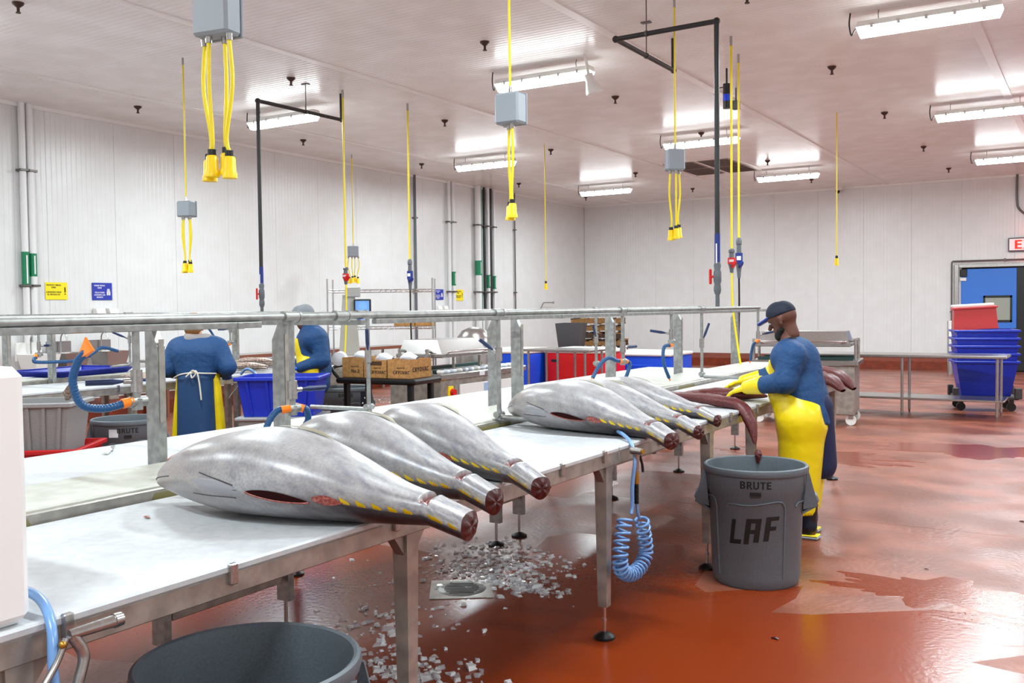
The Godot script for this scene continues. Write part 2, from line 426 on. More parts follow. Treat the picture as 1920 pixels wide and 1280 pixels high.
func room() -> void:
	# floor: poured slabs with sealed joints between them
	var fl := setting("floor")
	var w := Color.WHITE
	var fm := mat("floor_epoxy", Color(0.59, 0.325, 0.235), 1.0, 0.0, {"metallic_specular": 0.6, "albedo_texture": noise(0.006, Color(0.82, 0.8, 0.8), w, 5, 81, false, 0, 1024), "roughness_texture": noise(0.005, Color(0.3, 0.3, 0.3), Color(0.46, 0.46, 0.46), 4, 82, false, 0, 1024), "normal_enabled": true, "normal_texture": noise(0.09, w, w, 3, 83, true, 2.5, 1024), "normal_scale": 0.16})
	tri(fm, V(0.22, 0.22, 0.22), true)
	var xs := [XL, -7.5, -3.02, 1.5, XR]
	var zs := [ZB, -20.9, -16.4, -11.9, -7.36, -2.82, 1.7, ZF]
	for i in 4:
		for j in 7:
			part("slab", mb().bx(xs[i] + 0.004, xs[i + 1] - 0.004, -0.12, 0.0, zs[j] + 0.004, zs[j + 1] - 0.004), fm, fl)
	for i in range(1, 4): part("joint", mb().bx(xs[i] - 0.006, xs[i] + 0.006, -0.1, -0.001, ZB, ZF), M.joint, fl)
	for j in range(1, 7): part("joint", mb().bx(XL, XR, -0.1, -0.0012, zs[j] - 0.006, zs[j] + 0.006), M.joint, fl)
	# ceiling: ribbed panels between flat trim strips
	var ce := setting("ceiling")
	part("roof_deck", mb().bx(XL - 0.2, XR + 0.2, YC + 0.03, YC + 0.2, ZB - 0.2, ZF + 0.2), M.trim_white, ce)
	var cols := [XL, -11.15, -7.87, -4.5, -1.15, 2.2, 5.55, XR]
	for i in 7:
		var pm := ribbed(1.112, cols[i + 1] - cols[i], 14)
		for j in 27:
			var zc: float = -24.42 + 1.112 * j
			if zc > ZF: continue
			var p := part("ceiling_panel", pm, M.ceiling_white, ce)
			p.position = V((cols[i] + cols[i + 1]) * 0.5, YC, zc)
	for i in range(1, 7):
		var t := setting("trim_%d" % i)
		part("strip", mb().bx(cols[i] - 0.055, cols[i] + 0.055, YC - 0.012, YC + 0.002, ZB, ZF, 0.004), M.trim_white, t)
	# walls: upright ribbed panels on a backing
	var wl := setting("wall_left")
	part("backing", mb().bx(XL - 0.2, XL - 0.03, -0.1, YC + 0.1, ZB - 0.2, ZF + 0.2), M.trim_white, wl)
	var wm := ribbed(1.112, YC, 14)
	for j in 27:
		var p := part("wall_panel", wm, M.wall_white, wl)
		p.basis = Basis(Vector3.UP, Vector3.LEFT, Vector3.BACK)
		p.position = V(XL, YC * 0.5, -24.3 + 1.112 * j)
	var wb := setting("wall_back")
	part("backing", mb().bx(XL - 0.2, -2.9, -0.1, YC + 0.1, ZB - 0.2, ZB - 0.03).bx(0.2, XR + 0.2, -0.1, YC + 0.1, ZB - 0.2, ZB - 0.03).bx(-2.9, 0.2, 2.5, YC + 0.1, ZB - 0.2, ZB - 0.03), M.trim_white, wb)
	for j in 17:
		var xc := XL + 0.56 + 1.112 * j
		var over: bool = xc > -3.3 and xc < 0.7
		var p := part("wall_panel", ribbed(1.112, YC - 2.5, 14) if over else wm, M.wall_white, wb)
		p.basis = Basis(Vector3.UP, Vector3.FORWARD, Vector3.LEFT)
		p.position = V(xc, (YC + 2.5) * 0.5 if over else YC * 0.5, ZB)
	var wr := setting("wall_right")
	part("face", mb().bx(XR, XR + 0.2, -0.1, YC + 0.1, ZB - 0.2, ZF + 0.2), M.wall_white, wr)
	var wf := setting("wall_front")
	part("face", mb().bx(XL - 0.2, XR + 0.2, -0.1, YC + 0.1, ZF, ZF + 0.2), M.wall_white, wf)
	# red curbs with a sloping top at the foot of the walls
	var prof := PackedVector2Array([Vector2(0, 0), Vector2(0.2, 0), Vector2(0.2, 0.2), Vector2(0.19, 0.215), Vector2(0, 0.33)])
	var cb := setting("baseboard_back")
	part("curb", mb().ext(prof, 9.85, Transform3D(Basis(Vector3.BACK, Vector3.UP, Vector3.LEFT), V(-2.98, 0, ZB))), M.curb, cb)
	var cl := setting("baseboard_left")
	part("curb", mb().ext(prof, ZF - ZB, Transform3D(Basis(Vector3.RIGHT, Vector3.UP, Vector3.BACK), V(XL, 0, ZB))), M.curb, cl)
	var ct := setting("trim_7")
	part("angle", mb().bx(XL, XL + 0.05, YC - 0.05, YC, ZB, ZF).bx(XL, XR, YC - 0.05, YC, ZB, ZB + 0.05), M.trim_white, ct)
	# blue swing doors in a steel frame
	var d := setting("door_1")
	part("frame", mb().bx(-2.97, -2.87, 0, 2.52, ZB - 0.05, ZB + 0.07, 0.01).bx(0.12, 0.22, 0, 2.52, ZB - 0.05, ZB + 0.07, 0.01).bx(-2.87, 0.12, 2.43, 2.52, ZB - 0.05, ZB + 0.07, 0.01), M.steel_bright, d)
	part("dark_opening", mb().bx(-2.9, 0.2, 0, 2.45, ZB - 0.2, ZB - 0.1), M.rubber, d)
	for s in 2:
		var x0 := -2.83 + 1.47 * s
		var leaf := part("door_leaf", mb().bx(x0, x0 + 1.2 - 0.03, 1.0, 2.4, ZB - 0.04, ZB + 0.01, 0.006), M.door_blue, d)
		part("kick_panel", mb().bx(x0, x0 + 1.17, 0.02, 1.0, ZB - 0.04, ZB + 0.02, 0.006), M.black, leaf)
		part("window_frame", mb().bx(x0 + 0.48, x0 + 1.08, 1.15, 1.2, ZB, ZB + 0.03).bx(x0 + 0.48, x0 + 1.08, 1.72, 1.77, ZB, ZB + 0.03).bx(x0 + 0.48, x0 + 0.52, 1.15, 1.77, ZB, ZB + 0.03).bx(x0 + 1.04, x0 + 1.08, 1.15, 1.77, ZB, ZB + 0.03), M.black, leaf)
		part("pane", mb().bx(x0 + 0.52, x0 + 1.04, 1.2, 1.72, ZB + 0.012, ZB + 0.018), M.window_pane, leaf)
		part("hinge_block", mb().bx(x0 - 0.02, x0 + 0.13, 2.22, 2.4, ZB, ZB + 0.05, 0.01), M.black, leaf)
		part("hinge_pad", mb().bx(x0 - 0.02, x0 + 0.12, 2.12, 2.2, ZB, ZB + 0.045, 0.01), M.trim_white, leaf)
	part("centre_gasket", mb().bx(-1.66, -1.36, 0.02, 2.42, ZB - 0.06, ZB - 0.02), M.black, d)

func lights_and_camera() -> void:
	var cam := Camera3D.new()
	cam.name = "camera"
	cam.fov = 39.3598
	cam.near = 0.05; cam.far = 80.0
	add_child(cam)
	cam.position = V(0, 1.62, 0)
	cam.rotation_order = EULER_ORDER_YXZ
	cam.rotation_degrees = V(-2.0446, 31.6914, -0.6504)
	cam.current = true
	var e := Environment.new()
	e.background_mode = Environment.BG_COLOR
	e.background_color = Color.BLACK
	e.tonemap_mode = Environment.TONE_MAPPER_LINEAR
	e.tonemap_exposure = 1.38
	e.sdfgi_enabled = true; e.ssao_enabled = true; e.ssil_enabled = true
	var we := WorldEnvironment.new()
	we.name = "environment"
	we.environment = e
	add_child(we)
	var names_x := ["row nearest the left wall", "second row from the left wall", "right-hand row", "row out of view on the right"]
	var names_z := ["nearest the back wall", "second from the back wall", "third from the back wall", "overhead", "behind the viewer"]
	var proto: Node3D
	for i in 4:
		for j in 5:
			var at := V(LX[i], 4.4, LZ[j])
			var label := "sealed fluorescent ceiling light, %s, %s" % [names_x[i], names_z[j]]
			if proto == null:
				proto = thing("ceiling_light", label, "light", at, 0, "sealed tube lights")
				part("housing", mb().hexa([V(-0.65, -0.04, -0.085), V(0.65, -0.04, -0.085), V(0.65, -0.04, 0.085), V(-0.65, -0.04, 0.085)], [V(-0.64, 0.02, -0.06), V(0.64, 0.02, -0.06), V(0.64, 0.02, 0.06), V(-0.64, 0.02, 0.06)]), M.white_plastic, proto)
				var di := [Vector2(-0.08, 0.0), Vector2(0.08, 0.0), Vector2(0.074, -0.05), Vector2(0.05, -0.085), Vector2(0.0, -0.095), Vector2(-0.05, -0.085), Vector2(-0.074, -0.05)]
				part("diffuser", mb().ext(PackedVector2Array(di), 1.24, Transform3D(Basis(Vector3.FORWARD, Vector3.UP, Vector3.RIGHT), V(-0.62, -0.04, 0))).hexa([V(-0.65, -0.04, -0.08), V(-0.62, -0.13, -0.04), V(-0.62, -0.13, 0.04), V(-0.65, -0.04, 0.08)], [V(-0.62, -0.04, -0.08), V(-0.61, -0.13, -0.04), V(-0.61, -0.13, 0.04), V(-0.62, -0.04, 0.08)]).hexa([V(0.62, -0.04, -0.08), V(0.61, -0.13, -0.04), V(0.61, -0.13, 0.04), V(0.62, -0.04, 0.08)], [V(0.65, -0.04, -0.08), V(0.62, -0.13, -0.04), V(0.62, -0.13, 0.04), V(0.65, -0.04, 0.08)]), M.diffuser, proto)
				for k in 5:
					for s in [-1.0, 1.0]: part("latch", mb().bx(-0.5 + 0.25 * k - 0.015, -0.5 + 0.25 * k + 0.015, -0.065, -0.02, s * 0.083, s * 0.094, 0.003), M.chrome, proto)
				for s in [-1.0, 1.0]: part("hanger", mb().tube([V(s * 0.45, 0.02, 0), V(s * 0.45, 0.07, 0.02), V(s * 0.45, 0.12, 0)], 0.004, 5), M.rod, proto)
				part("supply_lead", mb().tube(arc([V(-0.72, 0.13, 0), V(-0.73, 0.02, 0), V(-0.71, -0.09, 0), V(-0.68, -0.05, 0), V(-0.64, -0.01, 0)]), 0.008, 6), M.black, proto)
				var a := AreaLight3D.new()
				a.name = "tube_light"
				a.area_size = Vector2(1.22, 0.16)
				a.light_energy = LIGHT
				a.light_color = Color(0.93, 0.985, 1.0)
				a.shadow_enabled = true
				a.area_range = 40.0
				proto.add_child(a)
				a.rotation_degrees = V(-90, 0, 0)
				a.position = V(0, -0.145, 0)
			else: copy(proto, label, at)
const LIGHT := 9.4

# ---- flesh: tapered capsules joined by a smooth minimum, meshed as surface nets
func flesh(bones: Array, k := 0.03, cell := 0.014, cuts := [], into: MB = null) -> MB:
	var lo := V(1e9, 1e9, 1e9)
	var hi := -lo
	for b in bones:
		var r: float = maxf(b[2], b[3]) + k + cell * 2.5
		for q in 2:
			lo = lo.min(b[q] - Vector3.ONE * r); hi = hi.max(b[q] + Vector3.ONE * r)
	var nx := int((hi.x - lo.x) / cell) + 2
	var ny := int((hi.y - lo.y) / cell) + 2
	var nz := int((hi.z - lo.z) / cell) + 2
	var F := PackedFloat32Array()
	F.resize(nx * ny * nz); F.fill(1.0)
	for b in bones:
		var a: Vector3 = b[0]
		var ab: Vector3 = b[1] - a
		var l2 := maxf(ab.length_squared(), 1e-9)
		var ra: float = b[2]
		var rb: float = b[3]
		var m := maxf(ra, rb) + k + cell * 2.0
		var p0: Vector3 = (a.min(b[1]) - Vector3.ONE * m - lo) / cell
		var p1: Vector3 = (a.max(b[1]) + Vector3.ONE * m - lo) / cell
		for x in range(maxi(0, int(p0.x)), mini(nx, int(p1.x) + 1)):
			for y in range(maxi(0, int(p0.y)), mini(ny, int(p1.y) + 1)):
				var row := (x * ny + y) * nz
				for z in range(maxi(0, int(p0.z)), mini(nz, int(p1.z) + 1)):
					var p := lo + Vector3(x, y, z) * cell - a
					var t := clampf(p.dot(ab) / l2, 0.0, 1.0)
					var d := (p - ab * t).length() - (ra + (rb - ra) * t)
					var f := F[row + z]
					var h := maxf(k - absf(f - d), 0.0) / k
					F[row + z] = minf(f, d) - h * h * k * 0.25
	for c in cuts:   # keep the side where n.p < d
		for x in nx:
			for y in ny:
				var row := (x * ny + y) * nz
				for z in nz:
					if F[row + z] < 0.2: F[row + z] = maxf(F[row + z], (c[0] as Vector3).dot(lo + Vector3(x, y, z) * cell) - float(c[1]))
	var out := into if into else mb()
	var id := PackedInt32Array()
	id.resize(F.size()); id.fill(-1)
	var off := PackedInt32Array()
	for q in 8: off.append(((q & 1) * ny + ((q >> 1) & 1)) * nz + ((q >> 2) & 1))
	var val := PackedFloat32Array()
	val.resize(8)
	for x in nx - 1:
		for y in ny - 1:
			var row := (x * ny + y) * nz
			for z in nz - 1:
				var i := row + z
				if F[i] > cell * 2.0 or F[i] < -cell * 2.0: continue
				var mask := 0
				for q in 8:
					val[q] = F[i + off[q]]
					if val[q] < 0.0: mask |= 1 << q
				if mask == 0 or mask == 255: continue
				var s := Vector3.ZERO
				var cnt := 0
				for q in 8:
					for ax in 3:
						if q & (1 << ax): continue
						var r := q | (1 << ax)
						if (val[q] < 0.0) == (val[r] < 0.0): continue
						var t := val[q] / (val[q] - val[r])
						var p := Vector3(q & 1, (q >> 1) & 1, (q >> 2) & 1)
						p[ax] += t
						s += p; cnt += 1
				id[i] = out.v.size()
				out.v.append(lo + (Vector3(x, y, z) + s / cnt) * cell)
				out.n.append(Vector3(val[1] + val[3] + val[5] + val[7] - val[0] - val[2] - val[4] - val[6], val[2] + val[3] + val[6] + val[7] - val[0] - val[1] - val[4] - val[5], val[4] + val[5] + val[6] + val[7] - val[0] - val[1] - val[2] - val[3]).normalized())
	var st := [ny * nz, nz, 1]
	for x in range(1, nx - 1):
		for y in range(1, ny - 1):
			var row := (x * ny + y) * nz
			for z in range(1, nz - 1):
				var i := row + z
				if id[i] < 0: continue
				for ax in 3:
					var a := F[i] < 0.0
					if a == (F[i + st[ax]] < 0.0): continue
					var u: int = st[(ax + 1) % 3]
					var w: int = st[(ax + 2) % 3]
					var q0 := id[i]
					var q1 := id[i - u]
					var q2 := id[i - u - w]
					var q3 := id[i - w]
					if q1 < 0 or q2 < 0 or q3 < 0: continue
					if a: out.ix.append_array([q0, q3, q2, q0, q2, q1])
					else: out.ix.append_array([q0, q1, q2, q0, q2, q3])
	return out

func grown(bones: Array, r: float, from := 0, to := 99) -> Array:
	var o := []
	for k in range(from, mini(to, bones.size())): o.append([bones[k][0], bones[k][1], bones[k][2] + r, bones[k][3] + r])
	return o

func hand(w: Vector3, d: Vector3, palm: Vector3, thumb: Vector3, curl := 0.5, g := 0.0) -> Array:   # wrist, direction, palm normal, side of the thumb
	var o := []
	d = d.normalized(); thumb = thumb.normalized(); palm = palm.normalized()
	var kn := w + d * 0.09
	for k in 4:
		var sd := thumb * (0.037 - 0.0255 * k)
		o.append([w + sd * 0.5, kn + sd, 0.017 + g, 0.014 + g])
		var L: float = [0.07, 0.078, 0.072, 0.056][k]
		var d1 := (d + palm * curl * 0.5).normalized()
		var d2 := (d + palm * curl * 1.6).normalized()
		o.append([kn + sd, kn + sd + d1 * L * 0.55, 0.011 + g, 0.01 + g])
		o.append([kn + sd + d1 * L * 0.55, kn + sd + d1 * L * 0.55 + d2 * L * 0.55, 0.01 + g, 0.0085 + g])
	var t0 := w + d * 0.025 + thumb * 0.03
	var t1 := t0 + (d * 0.6 + thumb * 0.8).normalized() * 0.05
	o.append([t0 - thumb * 0.01, t1, 0.016 + g, 0.012 + g])
	o.append([t1, t1 + (d + thumb * 0.25 + palm * curl * 0.5).normalized() * 0.035, 0.012 + g, 0.009 + g])
	return o

func head(c: Vector3, f: Vector3, up: Vector3) -> Array:   # skull, face, nose, ears; c is the middle of the skull, f the way it looks
	var s := up.cross(f).normalized()
	var o := [[c - f * 0.02 + up * 0.02, c + f * 0.02 + up * 0.03, 0.083, 0.078], [c + f * 0.02 - up * 0.03, c + f * 0.045 - up * 0.085, 0.062, 0.042], [c - up * 0.05 - f * 0.02, c - up * 0.12 - f * 0.02, 0.055, 0.055]]
	o.append([c + f * 0.088 + up * 0.0, c + f * 0.11 - up * 0.035, 0.011, 0.015])      # nose
	o.append([c + f * 0.082 + up * 0.022 + s * 0.035, c + f * 0.082 + up * 0.022 - s * 0.035, 0.014, 0.014])   # brow
	o.append([c + f * 0.075 - up * 0.062 + s * 0.016, c + f * 0.075 - up * 0.062 - s * 0.016, 0.013, 0.013])   # lips
	for q in [-1.0, 1.0]: o.append([c + s * q * 0.085 + up * 0.005, c + s * q * 0.088 - up * 0.035, 0.014, 0.009])
	return o
func eyes(c: Vector3, f: Vector3, up: Vector3, p: Node3D) -> void:
	var s := up.cross(f).normalized()
	for q in [-1.0, 1.0]: part("eye", mb().ell(c + f * 0.088 + s * q * 0.03 - up * 0.002, V(0.009, 0.007, 0.009)), M.paper, p, true)

func people() -> void:
	# the man trimming at the near table: leans to the left over the board, both hands on the loin
	var F := V(-1, 0, 0)
	var man := thing("person", "man in navy cap, blue jacket and yellow apron leaning over the loin at the table", "person", V(-1.75, 0, -6.75))
	var hc := V(-1.915, 1.515, -6.75)
	var hf := V(-0.93, -0.36, 0.05).normalized()
	var hu := V(-0.36, 0.93, 0).normalized()
	var torso := [[V(-1.84, 1.25, -6.62), V(-1.84, 1.25, -6.88), 0.1, 0.1], [V(-1.83, 1.22, -6.75), V(-1.78, 1.0, -6.75), 0.15, 0.14], [V(-1.78, 1.02, -6.68), V(-1.745, 0.86, -6.68), 0.11, 0.12], [V(-1.78, 1.02, -6.82), V(-1.745, 0.86, -6.82), 0.11, 0.12], [V(-1.86, 1.33, -6.75), V(-1.885, 1.42, -6.75), 0.07, 0.055]]
	var arms := [[V(-1.79, 1.27, -6.55), V(-1.83, 1.09, -6.5), 0.072, 0.056], [V(-1.83, 1.09, -6.5), V(-2.13, 1.035, -6.62), 0.056, 0.036], [V(-1.88, 1.27, -6.95), V(-2.04, 1.1, -6.99), 0.07, 0.055], [V(-2.04, 1.1, -6.99), V(-2.24, 1.06, -6.88), 0.054, 0.036]]
	var legs := [[V(-1.745, 0.86, -6.66), V(-1.76, 0.48, -6.65), 0.105, 0.07], [V(-1.76, 0.48, -6.65), V(-1.71, 0.09, -6.65), 0.066, 0.045], [V(-1.745, 0.86, -6.84), V(-1.79, 0.48, -6.86), 0.105, 0.07], [V(-1.79, 0.48, -6.86), V(-1.76, 0.09, -6.87), 0.066, 0.045], [V(-1.7, 0.05, -6.65), V(-1.86, 0.035, -6.63), 0.042, 0.03], [V(-1.75, 0.05, -6.87), V(-1.91, 0.035, -6.87), 0.042, 0.03]]
	var body := flesh(torso + arms + legs, 0.04, 0.016)
	flesh(head(hc, hf, hu), 0.02, 0.008, [], body)
	var hN := hand(V(-2.13, 1.035, -6.62), V(-1, -0.3, -0.12), V(-0.2, -1, 0), V(0, 0.1, -1), 0.5)
	var hFb := hand(V(-2.24, 1.06, -6.88), V(-1, -0.42, 0.35), V(-0.2, -1, 0), V(0, 0.1, 1), 0.5)
	flesh(grown(hN + hFb, -0.002), 0.006, 0.005, [], body)
	part("body", body, M.skin_dark, man, true)
	eyes(hc, hf, hu, man)
	part("beard", flesh([[hc + hf * 0.03 - hu * 0.075, hc + hf * 0.055 - hu * 0.105, 0.052, 0.042], [hc + hf * 0.02 - hu * 0.07 + V(0, 0, 0.055), hc + hf * 0.055 - hu * 0.1, 0.016, 0.03], [hc + hf * 0.02 - hu * 0.07 - V(0, 0, 0.055), hc + hf * 0.055 - hu * 0.1, 0.016, 0.03]], 0.02, 0.007), M.beard, man, true)
	var cap := part("cap", flesh([[hc + hu * 0.035 - hf * 0.015, hc + hu * 0.045 + hf * 0.015, 0.093, 0.088]], 0.01, 0.008, [[-hu, -(hc + hu * 0.03).dot(hu)]]), M.navy, man, true)
	part("brim", flesh([[hc + hf * 0.08 + hu * 0.04 + V(0, 0, 0.045), hc + hf * 0.165 + hu * 0.025 + V(0, 0, 0.02), 0.012, 0.009], [hc + hf * 0.08 + hu * 0.04 - V(0, 0, 0.045), hc + hf * 0.165 + hu * 0.025 - V(0, 0, 0.02), 0.012, 0.009], [hc + hf * 0.08 + hu * 0.045, hc + hf * 0.17 + hu * 0.027, 0.012, 0.009]], 0.03, 0.006).shift(-man.position), M.blue, cap)
	part("collar", flesh([[V(-1.83, 1.345, -6.69), V(-1.83, 1.345, -6.81), 0.05, 0.05], [V(-1.9, 1.335, -6.71), V(-1.9, 1.335, -6.79), 0.04, 0.04]], 0.04, 0.01), M.beard, man, true)
	part("jacket", flesh(grown(torso, 0.022, 0, 4) + grown([arms[0], [arms[1][0], V(-2.0, 1.06, -6.567), 0.056, 0.046], arms[2], [arms[3][0], V(-2.12, 1.084, -6.945), 0.054, 0.046]], 0.017) + [[V(-1.72, 0.95, -6.7), V(-1.7, 0.8, -6.7), 0.1, 0.12], [V(-1.72, 0.95, -6.8), V(-1.7, 0.8, -6.8), 0.1, 0.12]], 0.045, 0.014, [[V(0, -1, 0), -0.79]]), M.jacket, man, true)
	part("apron", flesh([[V(-1.9, 1.2, -6.7), V(-1.87, 1.0, -6.7), 0.1, 0.12], [V(-1.9, 1.2, -6.8), V(-1.87, 1.0, -6.8), 0.1, 0.12], [V(-1.85, 1.0, -6.68), V(-1.76, 0.82, -6.66), 0.13, 0.165], [V(-1.85, 1.0, -6.82), V(-1.76, 0.82, -6.84), 0.13, 0.165], [V(-1.76, 0.82, -6.66), V(-1.78, 0.1, -6.66), 0.165, 0.12], [V(-1.76, 0.82, -6.84), V(-1.81, 0.1, -6.85), 0.165, 0.12]], 0.06, 0.016, [[V(1, 0.22, 0), -1.42], [V(0, -1, 0), -0.17], [V(0.3, 1, 0), 0.64]]), M.apron_yellow, man, true)
	part("smock", flesh([[V(-1.7, 0.9, -6.75), V(-1.7, 0.5, -6.82), 0.13, 0.14]], 0.02, 0.018, [[V(0, -1, 0), -0.4]]), M.navy_smock, man, true)
	for q in [0, 2]:
		part("trouser_leg", flesh(grown(legs, 0.014, q, q + 2), 0.03, 0.016), M.navy, man, true)
		var a: Vector3 = legs[q + 1][1]
		var boot := part("boot", flesh([[a + V(0, 0.26, 0), a, 0.068, 0.056], [a + V(0, -0.04, 0), a + V(-0.15, -0.048, 0.01), 0.045, 0.036]], 0.03, 0.012, [[V(0, -1, 0), 0.0]]), M.boot, man, true)
		part("welt", mb().box(a + V(-0.055, -0.063, 0.005) - man.position, V(0.255, 0.009, 0.098), 0.004), M.sign_yellow, boot)
		part("sole", mb().box(a + V(-0.055, -0.078, 0.005) - man.position, V(0.26, 0.022, 0.1), 0.008), M.grey_box, boot)
	part("glove", flesh(grown(hN, 0.0015) + [[V(-2.02, 1.058, -6.575), V(-2.13, 1.035, -6.62), 0.066, 0.048]], 0.006, 0.0045), M.apron_yellow, man, true)
	part("glove", flesh(grown(hFb, 0.0015) + [[V(-2.1, 1.09, -6.96), V(-2.24, 1.06, -6.88), 0.062, 0.042]], 0.006, 0.0045), M.apron_yellow, man, true)
	part("sleeve_guard", flesh([[V(-2.02, 1.13, -6.98), V(-2.1, 1.08, -6.96), 0.08, 0.062]], 0.01, 0.012), M.apron_yellow, man, true)
	# the man behind the blue tote, seen between the posts
	var m2 := thing("person", "man in grey cap and yellow apron standing behind the blue tote", "person", V(-7.05, 0, -7.4))
	var h2 := V(-7.12, 1.545, -7.38)
	var f2 := V(-0.95, -0.3, 0.1).normalized()
	var u2 := V(-0.3, 0.95, 0).normalized()
	var to2 := [[V(-7.02, 1.32, -7.24), V(-7.0, 1.32, -7.54), 0.095, 0.095], [V(-7.03, 1.28, -7.4), V(-7.0, 1.0, -7.4), 0.15, 0.14], [V(-7.0, 1.02, -7.34), V(-7.0, 0.86, -7.32), 0.11, 0.12], [V(-7.0, 1.02, -7.46), V(-7.0, 0.86, -7.48), 0.11, 0.12], [V(-7.04, 1.38, -7.4), V(-7.08, 1.47, -7.39), 0.065, 0.055]]
	var ar2 := [[V(-6.97, 1.33, -7.2), V(-6.93, 1.1, -7.16), 0.07, 0.055], [V(-6.93, 1.1, -7.16), V(-7.16, 1.03, -7.2), 0.052, 0.036], [V(-7.0, 1.33, -7.58), V(-7.0, 1.1, -7.64), 0.07, 0.055], [V(-7.0, 1.1, -7.64), V(-7.24, 1.03, -7.55), 0.052, 0.036]]
	var le2 := [[V(-7.0, 0.86, -7.31), V(-7.02, 0.48, -7.3), 0.105, 0.07], [V(-7.02, 0.48, -7.3), V(-6.99, 0.09, -7.3), 0.066, 0.045], [V(-7.0, 0.86, -7.49), V(-7.02, 0.48, -7.5), 0.105, 0.07], [V(-7.02, 0.48, -7.5), V(-6.99, 0.09, -7.5), 0.066, 0.045], [V(-6.99, 0.05, -7.3), V(-7.15, 0.035, -7.3), 0.042, 0.03], [V(-6.99, 0.05, -7.5), V(-7.15, 0.035, -7.5), 0.042, 0.03]]
	var hd2 := hand(V(-7.16, 1.03, -7.2), V(-1, -0.2, -0.1), V(-0.2, -1, 0), V(0, 0.1, -1), 0.5) + hand(V(-7.24, 1.03, -7.55), V(-1, -0.2, 0.1), V(-0.2, -1, 0), V(0, 0.1, 1), 0.5)
	var b2 := flesh(to2 + ar2 + le2, 0.04, 0.022)
	flesh(head(h2, f2, u2), 0.02, 0.011, [], b2)
	flesh(hd2, 0.008, 0.008, [], b2)
	part("body", b2, M.skin_dark, m2, true)
	eyes(h2, f2, u2, m2)
	part("cap", flesh([[h2 + u2 * 0.03 - f2 * 0.03, h2 + u2 * 0.04 + f2 * 0.02, 0.098, 0.09]], 0.01, 0.01, [[-u2, -(h2 + u2 * 0.0).dot(u2)]]), M.cap_grey, m2, true)
	part("jacket", flesh(grown(to2, 0.024, 0, 5) + grown(ar2, 0.018), 0.045, 0.02), M.jacket, m2, true)
	part("apron", flesh([[V(-7.09, 1.27, -7.4), V(-7.05, 1.0, -7.4), 0.13, 0.14], [V(-7.03, 1.0, -7.3), V(-7.02, 0.4, -7.3), 0.15, 0.14], [V(-7.03, 1.0, -7.5), V(-7.02, 0.4, -7.5), 0.15, 0.14]], 0.06, 0.02, [[V(1, 0, 0), -6.97], [V(0, 1, 0), 1.33]]), M.apron_yellow, m2, true)
	part("glove", flesh(grown(hd2, 0.005), 0.01, 0.009), M.glove_blue, m2, true)
	m2.rotation.y = 0.75
	# the woman working with her back to us
	var wo := thing("person", "blond person in blue jacket seen from behind, yellow apron tied with white string", "person", V(-7.4, 0, -6.2))
	var R := V(0.85, 0, -0.525)
	var B := V(-0.525, 0, -0.851)
	var o := V(-7.41, 0, -6.21)
	var at := func(x: float, y: float, d: float) -> Vector3: return o + R * x + B * d + V(0, y, 0)
	var h3: Vector3 = at.call(-0.06, 1.47, 0.14)
	var f3 := (B * 0.75 - V(0, 0.6, 0) - R * 0.2).normalized()
	var u3 := (V(0, 0.75, 0) + B * 0.6).normalized()
	var to3 := [[at.call(-0.13, 1.25, 0.06), at.call(0.13, 1.25, 0.06), 0.105, 0.105], [at.call(-0.08, 1.2, 0.02), at.call(-0.055, 0.99, 0), 0.13, 0.1], [at.call(0.08, 1.2, 0.02), at.call(0.055, 0.99, 0), 0.13, 0.1], [at.call(-0.055, 0.95, 0), at.call(-0.06, 0.84, 0), 0.09, 0.095], [at.call(0.055, 0.95, 0), at.call(0.06, 0.84, 0), 0.09, 0.095], [at.call(0, 1.3, 0.07), at.call(-0.03, 1.4, 0.11), 0.065, 0.055]]
	var ar3 := [[at.call(-0.2, 1.26, 0.06), at.call(-0.29, 1.07, 0.0), 0.075, 0.06], [at.call(-0.29, 1.07, 0.0), at.call(-0.2, 0.99, 0.22), 0.056, 0.038], [at.call(0.2, 1.26, 0.06), at.call(0.3, 1.08, 0.0), 0.075, 0.06], [at.call(0.3, 1.08, 0.0), at.call(0.18, 1.0, 0.24), 0.056, 0.038]]
	var le3 := [[at.call(-0.07, 0.84, 0), at.call(-0.09, 0.46, 0), 0.09, 0.07], [at.call(-0.09, 0.46, 0), at.call(-0.09, 0.08, -0.02), 0.066, 0.045], [at.call(0.07, 0.84, 0), at.call(0.09, 0.46, 0), 0.09, 0.07], [at.call(0.09, 0.46, 0), at.call(0.09, 0.08, -0.02), 0.066, 0.045], [at.call(-0.09, 0.05, -0.02), at.call(-0.1, 0.035, 0.13), 0.042, 0.03], [at.call(0.09, 0.05, -0.02), at.call(0.1, 0.035, 0.13), 0.042, 0.03]]
	var hd3 := hand(at.call(-0.2, 0.99, 0.22), B - V(0, 0.2, 0), V(0, -1, 0), R, 0.6) + hand(at.call(0.18, 1.0, 0.24), B - V(0, 0.2, 0), V(0, -1, 0), -R, 0.6)
	var b3 := flesh(to3 + ar3 + le3, 0.04, 0.02)
	flesh(head(h3, f3, u3), 0.02, 0.01, [], b3)
	flesh(hd3, 0.008, 0.008, [], b3)
	part("body", b3, M.skin_light, wo, true)
	eyes(h3, f3, u3, wo)
	part("hair", flesh([[h3 - f3 * 0.03 + u3 * 0.02, h3 + u3 * 0.035 + f3 * 0.01, 0.1, 0.092], [h3 - f3 * 0.05, h3 - f3 * 0.05 - u3 * 0.07, 0.085, 0.075]], 0.02, 0.011, [[f3, (h3 + f3 * 0.045).dot(f3)]]), M.hair_blond, wo, true)
